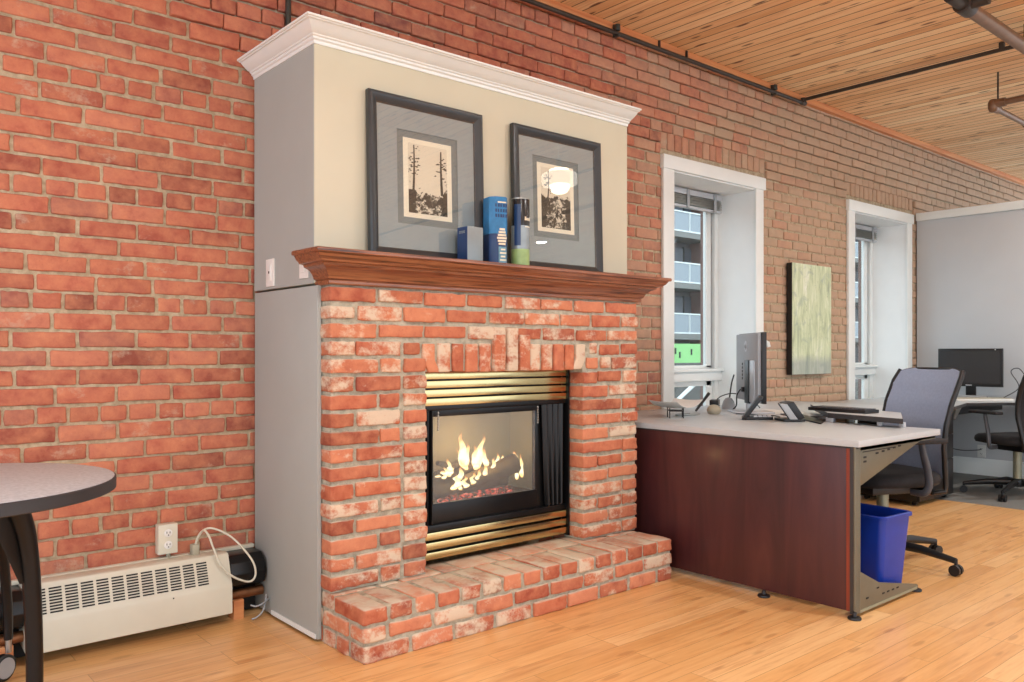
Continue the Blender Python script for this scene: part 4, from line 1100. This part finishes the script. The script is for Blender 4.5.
# ------------------------------------------------------------------ phones
def slab(o, a, w_, t):
    """box spanned from corner o by vectors a (up), w_ (along), t (thickness)"""
    q = MB(); o, a, w_, t = Vector(o), Vector(a), Vector(w_), Vector(t)
    q.prism([o, o+a, o+a+w_, o+w_], t); return q
RV = Vector((.76, -.65, 0)); DV = Vector((.83, .56, 0))
P1 = empty('desk_phone', (3.86, 2.60, .735), 'black desk phone with an edge-on leaning display, next to the monitor foot', 'phone')
o1 = Vector((3.80, 2.545, .7365))
slab(o1+Vector((0, 0, .006)), RV*.095+Vector((0, 0, .122)), DV*.13, RV*.022+Vector((0, 0, -.008))).build('display_panel', M['black'], P1, .003)
slab(o1+Vector((0, 0, .0)), RV*.17, DV*.12, (0, 0, .014)).build('base', M['black'], P1, .003)
q = MB()
for i in range(4):
    for j in range(3):
        c_ = o1+RV*(.065+.025*i)+DV*(.015+.034*j)+Vector((0, 0, .014)); q.prism([c_, c_+RV*.02, c_+RV*.02+DV*.024, c_+DV*.024], (0, 0, .004))
q.build('keys', M['silver'], P1)
P2 = empty('desk_phone', (3.95, 2.36, .735), 'black and grey desk phone with a folded grey display, beside the riser', 'phone')
o2 = Vector((3.885, 2.305, .7365)); LV = Vector((-.045, .038, .085)); FV = Vector((.83, -.56, 0))
slab(o2+RV*.04+Vector((0, 0, .010)), LV, Vector((.06, .085, 0)), RV*.034+Vector((0, 0, .010))).build('handset_block', M['black'], P2, .003)
slab(o2-RV*.004+Vector((0, 0, .012)), LV*.95, Vector((.05, .03, 0)), RV*.040).build('display', M['grey_plastic'], P2, .002)
slab(o2-RV*.012+Vector((0, 0, .012)), LV*.98, Vector((.05, .03, 0)), RV*.007).build('display_edge', M['black'], P2, .001)
slab(o2-RV*.035, RV*.11, Vector((.08, .11, 0)), (0, 0, .013)).build('base', M['black'], P2, .003)

# ------------------------------------------------------------------ small clutter at the left of the desk
PT = empty('paper_tray', (3.66, 2.93, .735), 'white curved paper tray on a small black wire stand', 'tray')
b = MB()
def tray(u, v):
    x = 3.60 + .27*u; y = 3.02 - .20*v + .03*u
    z = .782 + .040*(abs(u-.5)*2)**2.2 + .006*(abs(v-.5)*2)**2
    return (x, y, z)
b.grid(tray, 18, 12, (0, 0, .002)); b.build('tray_sheet', M['white_plastic'], PT, ang=80)
b = MB()
st = [(3.60, 2.87), (3.655, 2.82), (3.71, 2.87), (3.655, 2.93)]
for (x, y) in st: b.cyl((x, y, .7355), (x, y, .792), .003, 8)
for p, q_ in zip(st, st[1:]+st[:1]): b.cyl((*p, .775), (*q_, .775), .003, 8); b.cyl((*p, .7385), (*q_, .7385), .003, 8) if False else None
b.build('wire_stand', M['black'], PT)
q = MB(); q.lathe([(.001, .055), (.02, .052), (.036, .04), (.042, .022), (.036, .006), (.03, .0)], (4.06, 2.91, .7352), 26); tag(q.build('round_speaker', M['beige_plastic']), 'small round beige speaker on the desk in front of the window', 'speaker')
b = MB(); b.box(-.055, .055, -.028, .028, 0, .034, Matrix.Translation((4.60, 3.29, .748)) @ Matrix.Rotation(.5, 4, 'Z')); b.box(-.055, .055, -.028, .028, -.0125, 0, Matrix.Translation((4.60, 3.29, .748)) @ Matrix.Rotation(.5, 4, 'Z'))
tag(b.build('power_adapter', M['black'], bevel=.004), 'black power adapter lying on the worktop under the first window', 'adapter')
b = MB(); b.tube([(4.10, 3.07, .742), (4.205, 3.05, .846)], [.007, .010], 10); tag(b.build('black_wand', M['black']), 'slim black wand leaning up behind the round beige speaker', 'wand')
b = MB(); b.tube([(4.60, 3.27, .786), (4.58, 3.22, .81), (4.61, 3.16, .828), (4.66, 3.10, .81), (4.68, 3.03, .765), (4.65, 2.98, .742)], .0035, 8, smooth=True)
tag(b.build('adapter_cable', M['black'], ang=80), 'black cable arching from the power adapter', 'cable')
b = MB(); b.tube([(3.95, 2.93, .739), (3.86, 2.90, .739), (3.76, 2.93, .739), (3.82, 3.0, .739), (3.95, 3.0, .739)], .0025, 8, smooth=True)
tag(b.build('thin_cable', M['grey_plastic'], ang=80), 'thin grey cable coiled beside the round beige speaker', 'cable')
b = MB(); b.tube([(4.12, 2.80, .739), (4.15, 2.74, .739), (4.12, 2.66, .739), (4.16, 2.58, .739), (4.10, 2.50, .739)], .003, 8, smooth=True)
tag(b.build('desk_cable', M['black'], ang=80), 'black cable running along the desk between the phones', 'cable')

# ------------------------------------------------------------------ abstract canvas on the wall
CV = empty('wall_canvas', (5.99, 3.41, .92), 'tall pale green abstract canvas on the brick between the windows', 'painting')
MB().box(5.703, 6.287, 3.376, 3.42, .925, 1.785).build('stretcher', M['black'], CV, .002)
MB().box(5.705, 6.286, 3.372, 3.3765, .927, 1.784).build('painted_face', M['canvas'], CV)

# ------------------------------------------------------------------ bin
BN = empty('waste_bin', (3.74, 1.85, 0), 'blue plastic waste bin under the end of the desk', 'bin', None, math.radians(-4))
W = WORLD[BN.name]
def rrect(hx, hy, rad, z, n=5):
    out = []
    for (sx, sy, a0) in ((1, 1, 0), (-1, 1, 90), (-1, -1, 180), (1, -1, 270)):
        for k in range(n+1):
            a = math.radians(a0+90*k/n); out.append(W @ Vector((sx*(hx-rad)+rad*math.cos(a), sy*(hy-rad)+rad*math.sin(a), z)))
    return out
b = MB(); rings = []
for hx, hy, z in ((.098, .135, .001), (.102, .140, .006), (.122, .168, .345), (.122, .168, .352), (.131, .177, .352), (.132, .178, .366), (.124, .170, .370), (.118, .164, .366), (.117, .163, .34), (.098, .136, .012)):
    rings.append([b.bm.verts.new(p) for p in rrect(hx, hy, .03, z)])
n_ = len(rings[0])
for a_, c_ in zip(rings, rings[1:]):
    for k in range(n_): b.bm.faces.new([a_[k], a_[(k+1) % n_], c_[(k+1) % n_], c_[k]])
b.bm.faces.new(rings[0][::-1]); b.bm.faces.new(rings[-1])
b.build('bin_body', M['blue'], BN, ang=40)

# ------------------------------------------------------------------ office chairs
def chair(x, y, rz, label, fabric, seatmat, leg_angles, sz=.46, rad=.36, group='office chairs', armlow=.50):
    r = empty('office_chair', (x, y, 0), label, 'chair', group, rz)
    W = WORLD[r.name]
    # base
    q = MB(); q.lathe([(.045, .075), (.05, .085), (.045, .125), (.03, .135)], (x, y, 0), 24); q.build('base_hub', M['black'], r)
    for a in leg_angles:
        d_ = Vector((math.cos(a), math.sin(a), 0)); c_ = Vector((x, y, 0))
        q = MB(); q.tube([c_+d_*.03+Vector((0, 0, .105)), c_+d_*(rad*.55)+Vector((0, 0, .098)), c_+d_*rad+Vector((0, 0, .072))], [.026, .022, .015], 12, flat=.8)
        lg_ = q.build('base_leg', M['black'], r, ang=60)
        side = Vector((-d_.y, d_.x, 0)); ct = c_+d_*(rad+.0)+Vector((0, 0, .027))
        q = MB()
        for s in (-1, 1): q.cyl(ct+side*(.006*s), ct+side*(.024*s), .0265, 20)
        q.cyl(ct-side*.007, ct+side*.007, .012, 12); q.cyl(ct+Vector((0, 0, .012)), ct+Vector((0, 0, .055)), .008, 10)
        q.build('castor', M['black'], lg_)
    q = MB(); q.cyl((x, y, .12), (x, y, .36), .030, 20); q.build('gas_lift_sleeve', M['gun2'], r)
    q = MB(); q.cyl((x, y, .35), (x, y, sz-.09), .016, 16); q.build('gas_lift_rod', M['steel'], r)
    q = MB(); q.box(-.12, .12, -.07, .07, sz-.10, sz-.045, W); q.box(-.18, -.10, -.04, .04, sz-.095, sz-.06, W); q.build('tilt_mechanism', M['black'], r, .008)
    q = MB(); q.cyl(W @ Vector((.03, -.07, sz-.07)), W @ Vector((.05, -.25, sz-.075)), .006, 10); q.build('height_lever', M['black'], r)
    # seat cushion
    def seat(u, v):
        a = u*2*PI; ex = 3.2
        c_, s_ = math.cos(a), math.sin(a)
        px = math.copysign(abs(c_)**(2/ex), c_)*.245; py = math.copysign(abs(s_)**(2/ex), s_)*.25
        prof = [(.0, -.045), (.80, -.045), (.96, -.035), (1.0, -.012), (.98, .012), (.90, .026), (.5, .028), (.0, .024)]
        k = v*(len(prof)-1); i = min(int(k), len(prof)-2); t = k-i
        rr = prof[i][0]*(1-t)+prof[i+1][0]*t; zz = prof[i][1]*(1-t)+prof[i+1][1]*t
        zz -= .03*max(0, px*rr/.245-.6)
        return W @ Vector((px*rr+.01, py*rr, sz+zz))
    q = MB(); q.grid(seat, 40, 14); bmesh.ops.remove_doubles(q.bm, verts=q.bm.verts, dist=.0005); q.build('seat', seatmat, r, ang=180)
    # back: local x behind is negative
    def bx(z):
        pts = [(.42, -.250), (.52, -.232), (.62, -.215), (.72, -.222), (.82, -.248), (.92, -.290), (1.00, -.335), (1.03, -.355)]
        for (a0, b0), (a1, b1) in zip(pts, pts[1:]):
            if z <= a1: t = max(0, (z-a0)/(a1-a0)); t = t*t*(3-2*t)*.3+t*.7; return b0+(b1-b0)*t
        return pts[-1][1]
    def hw_(z): return .185+.035*math.sin(min(1, (z-.42)/.45)*PI/2)-.02*max(0, (z-.95)/.08)
    def back(u, v):
        z = .45+v*.565; s = (u-.5)*2
        if v > .93: z -= .022*abs(s)**5*((v-.93)/.07)
        return W @ Vector((bx(z)+.035*s*s, s*hw_(z), z))
    fw_ = W.to_3x3() @ Vector((-.012, 0, 0))
    q = MB(); q.grid(back, 20, 26, fw_); q.build('backrest', fabric, r, ang=60)
    q = MB()
    for s in (-1, 1):
        path = [Vector((bx(z)-.012+.035, s*(hw_(z)+.004), z)) for z in [.40+.03*i for i in range(21)]]
        path = [Vector((-.19, s*.15, .375)), Vector((-.225, s*.19, .385))] + path
        q.tube([W @ p for p in path], [.012]*2+[.0135]*len(path[2:]), 10, flat=1.3)
    q.tube([W @ Vector((bx(1.005)-.01+.03*s*s, s*hw_(1.0), 1.008-.016*abs(s)**5)) for s in [-1+.1*i for i in range(21)]], .009, 8)
    q.tube([W @ Vector((-.19, -.15, .375)), W @ Vector((-.15, 0, sz-.075)), W @ Vector((-.19, .15, .375))], .018, 10)
    q.build('back_frame', M['black'], r, ang=60)
    for s in (-1, 1):
        q = MB(); q.tube([W @ Vector(p) for p in ((-.0, s*.20, sz-.065), (-.01, s*.275, sz-.06), (-.02, s*.295, sz-.02), (-.01, s*.295, sz+.06), (.01, s*.292, sz+.14), (.02, s*.29, sz+.19))], [.016, .018, .02, .02, .018, .016], 12, flat=.7, smooth=True)
        am = q.build('arm', M['dark_grey'], r, ang=60)
        q = MB(); q.box(-.11, .14, s*.29-.04, s*.29+.04, sz+.188, sz+.212, W); q.build('arm_pad', M['black_soft'], am, .01, 3)
    return r
rad_ = math.radians
chair(4.30, 2.02, rad_(156), 'grey mesh backed office chair between the cherry desk and the black pedestal', M['mesh_lav'], M['black_soft'], [rad_(-92+72*k) for k in range(5)], rad=.37)
chair(7.02, 2.26, rad_(66), 'all black office chair at the right edge, on the grey carpet', M['black_soft'], M['black_soft'], [rad_(183+72*k) for k in range(5)], rad=.36, sz=.445)

# ------------------------------------------------------------------ monitor, keyboard and outlet at the partition
M2 = empty('monitor', (7.70, 2.85, .70), 'black flat monitor facing the room in front of the grey partition', 'monitor')
b = MB(); b.box(7.69, 7.715, 2.588, 3.112, .80, 1.13); b.build('screen_bezel', M['black'], M2, .004)
b = MB(); b.box(7.6885, 7.692, 2.608, 3.092, .828, 1.112); b.build('screen', M['screen'], M2)
b = MB(); b.box(7.686, 7.69, 2.83, 2.88, .808, .816); b.build('badge', M['silver'], M2)
b = MB(); b.box(7.715, 7.735, 2.81, 2.89, .705, .95); b.build('stand_neck', M['black'], M2, .003)
b = MB(); b.box(7.62, 7.80, 2.74, 2.96, .7005, .713); b.build('stand_base', M['black'], M2, .004)
b = MB(); b.box(7.6875, 7.69, 2.64, 2.648, 1.116, 1.124); b.build('webcam_dot', M['white_plastic'], M2)
keyboard('keyboard', (7.10, 2.72), (7.45, 2.425), .16, .7005, 'white keyboard on the worktop below the partition monitor', M['white_plastic'], M['beige_plastic'])
for k, (x, y, a, lab) in enumerate(((6.62, 2.78, .2, 'white paper sheet left of the white keyboard'), (7.30, 3.05, .5, 'white paper sheet in front of the partition monitor'))):
    q = MB(); q.box(-.105, .105, -.15, .15, 0, .0015, Matrix.Translation((x, y, .7007)) @ Matrix.Rotation(a, 4, 'Z'))
    tag(q.build('paper_sheet', M['white_plastic']), lab, 'paper', 'papers by the partition')
b = MB(); b.box(-.20, .20, -.03, .03, 0, .03, Matrix.Translation((7.52, 2.86, .7005)) @ Matrix.Rotation(PI/2, 4, 'Z')); tag(b.build('monitor_ledge', M['grey_plastic'], bevel=.004), 'low grey ledge behind the white keyboard', 'ledge')
b = MB(); b.tube([(7.80, 2.62, .704), (7.80, 2.50, .80), (7.80, 2.56, .93), (7.80, 2.50, .96), (7.80, 2.44, .88), (7.80, 2.40, .82)], .004, 8, smooth=True); tag(b.build('cable_loop', M['dark_grey'], ang=80), 'thin cable loop standing up right of the partition monitor', 'cable')
r, mx = outlet_box('wall_outlet', PX-.001, 2.848, .213, .070, .112, .007, 'white duplex outlet low on the grey partition', 'x', True)
b = MB(); b.tube([(7.955, 2.85, .235), (7.93, 2.87, .225), (7.90, 3.0, .215), (7.93, 3.2, .24)], .004, 8, smooth=True); tag(b.build('outlet_cable', M['dark_grey'], ang=80), 'dark cable plugged into the partition outlet', 'cable')
b = MB(); b.tube([(7.945, 2.50, .30), (7.90, 2.47, .2), (7.85, 2.46, .06), (7.72, 2.40, .006), (7.5, 2.3, .006)], .004, 8, smooth=True); tag(b.build('white_cable', M['white_plastic'], ang=80), 'white cable trailing down the baseboard behind the black chair', 'cable')

# ------------------------------------------------------------------ pipes
SP = empty('sprinkler_pipe', (4.0, 3.38, 3.03), 'dark thin pipe along the top of the brick wall, turning out under the ceiling', 'pipe')
MB().cyl((-2.5, 3.352, 3.020), (5.83, 3.352, 3.020), .0135, 14).build('wall_run', M['pipe_dark'], SP)
MB().cyl((5.83, 3.352, 3.045), (5.83, -4.0, 3.045), .0135, 14).build('ceiling_run', M['pipe_dark'], SP)
q = MB(); q.cyl((5.83, 3.352, 3.012), (5.83, 3.352, 3.058), .02, 14); q.cyl((5.80, 3.352, 3.02), (5.85, 3.352, 3.02), .019, 14); q.build('elbow', M['pipe_dark'], SP)
for x in (3.70, 5.42):
    q = MB(); q.box(x-.012, x+.012, 3.33, 3.375, 2.998, 3.008); q.box(x-.012, x+.012, 3.362, 3.374, 3.0, 3.075); q.cyl((x, 3.345, 3.07), (x, 3.345, 3.035), .018, 12); q.build('clamp', M['conduit'], SP, .002)
for x in (4.12, 4.40):
    q = MB(); q.box(x-.006, x+.006, 3.362, 3.374, 3.015, 3.085); q.build('strap', M['pipe_dark'], SP)
q = MB(); q.box(5.815, 5.845, 1.95, 1.98, 3.04, 3.0895); q.build('ceiling_strap', M['pipe_dark'], SP, .002)

HP = empty('heating_pipe', (5.6, 1.76, 2.95), 'thick bronze pipe with coupling in the top right corner', 'pipe')
MB().cyl((4.73, 1.763, 2.95), (9.5, 1.763, 2.95), .036, 24).build('pipe_run', M['pipe_brown'], HP)
q = MB(); q.cyl((4.65, 1.763, 2.95), (4.76, 1.763, 2.95), .047, 24); q.cyl((4.50, 1.763, 2.95), (4.65, 1.763, 2.95), .034, 20); q.cyl((4.69, 1.763, 2.95), (4.69, 1.64, 2.95), .03, 18); q.build('coupling', M['pipe_dark'], HP, .003)
MB().cyl((5.6, 1.763, 2.97), (5.6, 1.763, CEIL-.001), .006, 10).build('hanger_rod', M['pipe_dark'], HP)
BP = empty('branch_pipe', (6.35, 2.2, 2.85), 'thinner bronze branch pipe with elbow, lower of the two ceiling pipes', 'pipe')
MB().cyl((6.36, 2.20, 2.85), (6.36, -3.0, 2.85), .022, 18).build('cross_run', M['pipe_brown'], BP)
MB().cyl((6.36, 2.20, 2.83), (9.8, 2.20, 2.83), .020, 18).build('long_run', M['pipe_brown'], BP)
q = MB(); q.lathe([(.001, -.05), (.024, -.044), (.034, -.018), (.034, .02), (.024, .04), (.001, .045)], (6.36, 2.20, 2.842), 20); q.cyl((6.36, 2.2, 2.83), (6.45, 2.2, 2.83), .029, 18); q.cyl((6.36, 2.2, 2.85), (6.36, 2.12, 2.85), .030, 18); q.build('elbow', M['pipe_brown'], BP, ang=60)
MB().cyl((6.42, 2.19, 2.86), (6.42, 2.19, CEIL-.001), .006, 10).build('hanger_rod', M['pipe_dark'], BP)
q = MB(); q.cyl((7.02, 2.2, 2.83), (7.10, 2.2, 2.83), .028, 18); q.build('coupling', M['pipe_brown'], BP)
CD = MB().cyl((1.615, 3.41, 2.30), (1.615, 3.41, CEIL-.001), .0125, 12).build('electrical_conduit', M['conduit'])
tag(CD, 'thin dark vertical conduit on the brick above the crown moulding', 'conduit')

# ------------------------------------------------------------------ pendant lamps (lit)
def pendant(x, y, z, label, energy):
    r = empty('pendant_lamp', (x, y, z), label, 'lamp', 'lit pendant lamps')
    MB().lathe([(.03, .11), (.082, .104), (.088, .09), (.088, -.06), (.07, -.09), (.04, -.105), (.001, -.11)], (x, y, z), 40).build('shade', M['lamp'], r, ang=50)
    for k in range(4):
        zz = z+.052-.024*k; MB().lathe([(.086, -.010), (.150, -.010), (.158, 0), (.150, .010), (.086, .010)], (x, y, zz), 40).build('shade_fin', M['lamp_fin'], r, ang=50)
    MB().cyl((x, y, z+.11), (x, y, z+.20), .02, 16).build('socket', M['steel'], r)
    MB().cyl((x, y, z+.19), (x, y, CEIL-.02), .004, 8).build('cord', M['white_plastic'], r)
    MB().lathe([(.06, -.001), (.055, -.022), (.02, -.03)], (x, y, CEIL), 24).build('canopy', M['steel'], r)
pendant(4.93, .58, 2.70, 'lit opal pendant lamp seen only as a reflection in the right print', 34)
pendant(1.9, .20, 2.70, 'opal pendant lamp added for light in front of the fireplace, out of frame', 34)  # this one and the next are unseen lamps added to light the room
pendant(7.6, .2, 2.70, 'opal pendant lamp added for light beyond the desks, out of frame', 30)

def downlight(x, y, label, en):
    r = empty('recessed_downlight', (x, y, CEIL), label, 'ceiling light', 'recessed downlights')
    MB().lathe([(.105, 0), (.105, -.006), (.088, -.010), (.082, -.001)], (x, y, CEIL-.0005), 32).build('trim_ring', M['white_plastic'], r)
    MB().lathe([(.080, 0), (.080, -.003), (.001, -.003)], (x, y, CEIL-.0006), 32).build('lens', M['lamp_fin'], r)
    ld = bpy.data.lights.new('downlight_lamp', 'AREA'); ld.shape = 'DISK'; ld.size = .16; ld.energy = en; ld.color = (1, .97, .93); ld.spread = math.radians(165)
    lo_ = bpy.data.objects.new('downlight_lamp', ld); lo_.location = (x, y, CEIL-.012); COL.objects.link(lo_)
for (x, y, lab) in ((1.2, .6, 'added fill downlight in front of the hearth, out of frame'), (3.7, .75, 'added fill downlight over the gap before the desk, out of frame'), (7.0, 1.25, 'added fill downlight above the corner worktop, out of frame'), (6.3, .3, 'added fill downlight near the partition, out of frame'), (-.9, 1.2, 'added fill downlight over the round table, out of frame'), (2.0, -2.6, 'added fill downlight behind the camera, out of frame'), (8.3, -3.3, 'recessed downlight far right behind the camera, out of frame')):  # unseen fill lights added for brightness; only the far right one shows as a reflection
    downlight(x, y, lab, 27)

# ------------------------------------------------------------------ outdoors
g = MB().box(-60, 160, 3.9, 140, -1.6, -1.4).build('ground', M['asphalt']); tag(g, 'grey asphalt street outside the windows', 'ground', None, 'structure')
AB = empty('apartment_building', (52, 30, -1.4), 'apartment block with glass railed balconies seen through the windows', 'building')
FH = 2.98
MB().box(30, 78, 31.6, 44, -1.4, 26).build('facade_wall', M['bld_wall'], AB)
for k in range(-1, 8):
    z = 2.15+FH*k
    MB().box(30, 78, 29.9, 31.7, z-.32, z).build('balcony_slab', M['bld_slab'], AB)
    if k >= 0:
        q = MB(); qp = MB()
        for i in range(20):
            xx = 31.2+2.05*i
            if i % 4 == 3 and i > 8: continue
            qp.box(xx+.05, xx+2.0, 29.96, 30.0, z+.10, z+1.12)
            q.box(xx, xx+.06, 29.94, 30.02, z, z+1.18)
        q.box(31, 76, 29.93, 30.03, z+1.14, z+1.22); q.box(31, 76, 29.93, 30.03, z+.02, z+.10)
        rl = q.build('railing', M['white_trim'], AB); qp.build('railing_glass', M['balcony_glass'], rl)
    q = MB(); qc = MB(); qd = MB()
    for i in range(12):
        xx = 31.6+3.7*i
        q.box(xx, xx+2.7, 31.5, 31.62, z+.05, z+2.35); qc.box(xx+.5, xx+1.7, 31.44, 31.5, z+.12, z+2.28)
        qd.box(xx-.12, xx, 31.42, 31.6, z, z+2.45); qd.box(xx+2.7, xx+2.8, 31.42, 31.6, z, z+2.45); qd.box(xx+1.75, xx+1.85, 31.42, 31.6, z, z+2.4); qd.box(xx+.38, xx+.48, 31.42, 31.6, z, z+2.4)
    wn = q.build('glazing', M['bld_window'], AB); qc.build('blinds', M['bld_curtain'], wn); qd.build('window_frames', M['bld_dark'], wn)
q = MB()
for xx in (41.6, 52.0, 63.0): q.box(xx, xx+1.4, 29.7, 31.7, -1.4, 26)
q.build('brick_pier', M['bld_brick'], AB)
GH = empty('site_hoarding', (45, 26, -1.4), 'bright green hoarding at the foot of the apartment block', 'hoarding')
MB().box(25, 46, 26.0, 26.1, .55, 1.52).build('green_panel', M['green'], GH)
q = MB()
for (xx, zz) in ((33.0, 1.0), (33.35, .8), (35.2, .9), (34.3, .95), (37, 1.0), (42, .9)): q.box(xx, xx+.10, 25.97, 26.01, zz, zz+.3)
q.build('printed_marks', M['bld_dark'], GH)
MB().box(25, 46, 26.0, 26.1, -1.4, .55).build('lower_panel', M['fence'], GH)
FN = empty('slatted_fence', (20, 12, -1.4), 'low grey slatted fence outside the first window', 'fence')
for k in range(7): MB().box(8, 34, 12.0, 12.05, -1.2+.25*k, -1.2+.25*k+.14).build('rail', M['fence'], FN)
for k in range(9): MB().box(8+3*k, 8.1+3*k, 12.05, 12.13, -1.4, .5).build('post', M['fence'], FN)
q = MB(); q.tube([(14.2, 11.95, -.6), (16.2, 11.95, .5)], .05, 8); q.build('brace', M['white_trim'], FN)

# ------------------------------------------------------------------ world, light, camera
w = bpy.data.worlds.new('overcast daylight'); SC.world = w; w.use_nodes = True
nt = w.node_tree; bg = nt.nodes['Background']
tc = nt.nodes.new('ShaderNodeTexCoord'); sx = nt.nodes.new('ShaderNodeSeparateXYZ'); L(nt, tc.outputs['Generated'], sx.inputs[0])
L(nt, ramp(nt, sx.outputs['Z'], [(0, (.72, .82, .92, 1)), (.5, (.82, .93, 1.05, 1)), (1, (.82, .93, 1.05, 1))]), bg.inputs[0])
bg.inputs[1].default_value = 2.6

cam = bpy.data.cameras.new('camera'); co = bpy.data.objects.new('camera', cam); COL.objects.link(co)
yaw = math.atan2(960, 822)
co.location = (0, 0, 1.10); co.rotation_euler = (PI/2, 0, -(PI/2-yaw) if False else (math.atan2(math.sin(yaw), math.cos(yaw))-PI/2))
cam.sensor_width = 36; cam.sensor_fit = 'HORIZONTAL'; cam.lens = 822/1024*36
cam.shift_y = 11/1024; cam.clip_end = 400; cam.clip_start = .05
SC.camera = co
SC.view_settings.view_transform = 'Standard'
try: SC.view_settings.look = 'None'
except Exception: pass
SC.view_settings.exposure = 0.0; SC.view_settings.gamma = 1.0; SC.view_settings.use_curve_mapping = False
SC.cycles.use_denoising = True
SC.cycles.max_bounces = 8; SC.cycles.diffuse_bounces = 3; SC.cycles.transparent_max_bounces = 16
SC.cycles.sample_clamp_indirect = 6
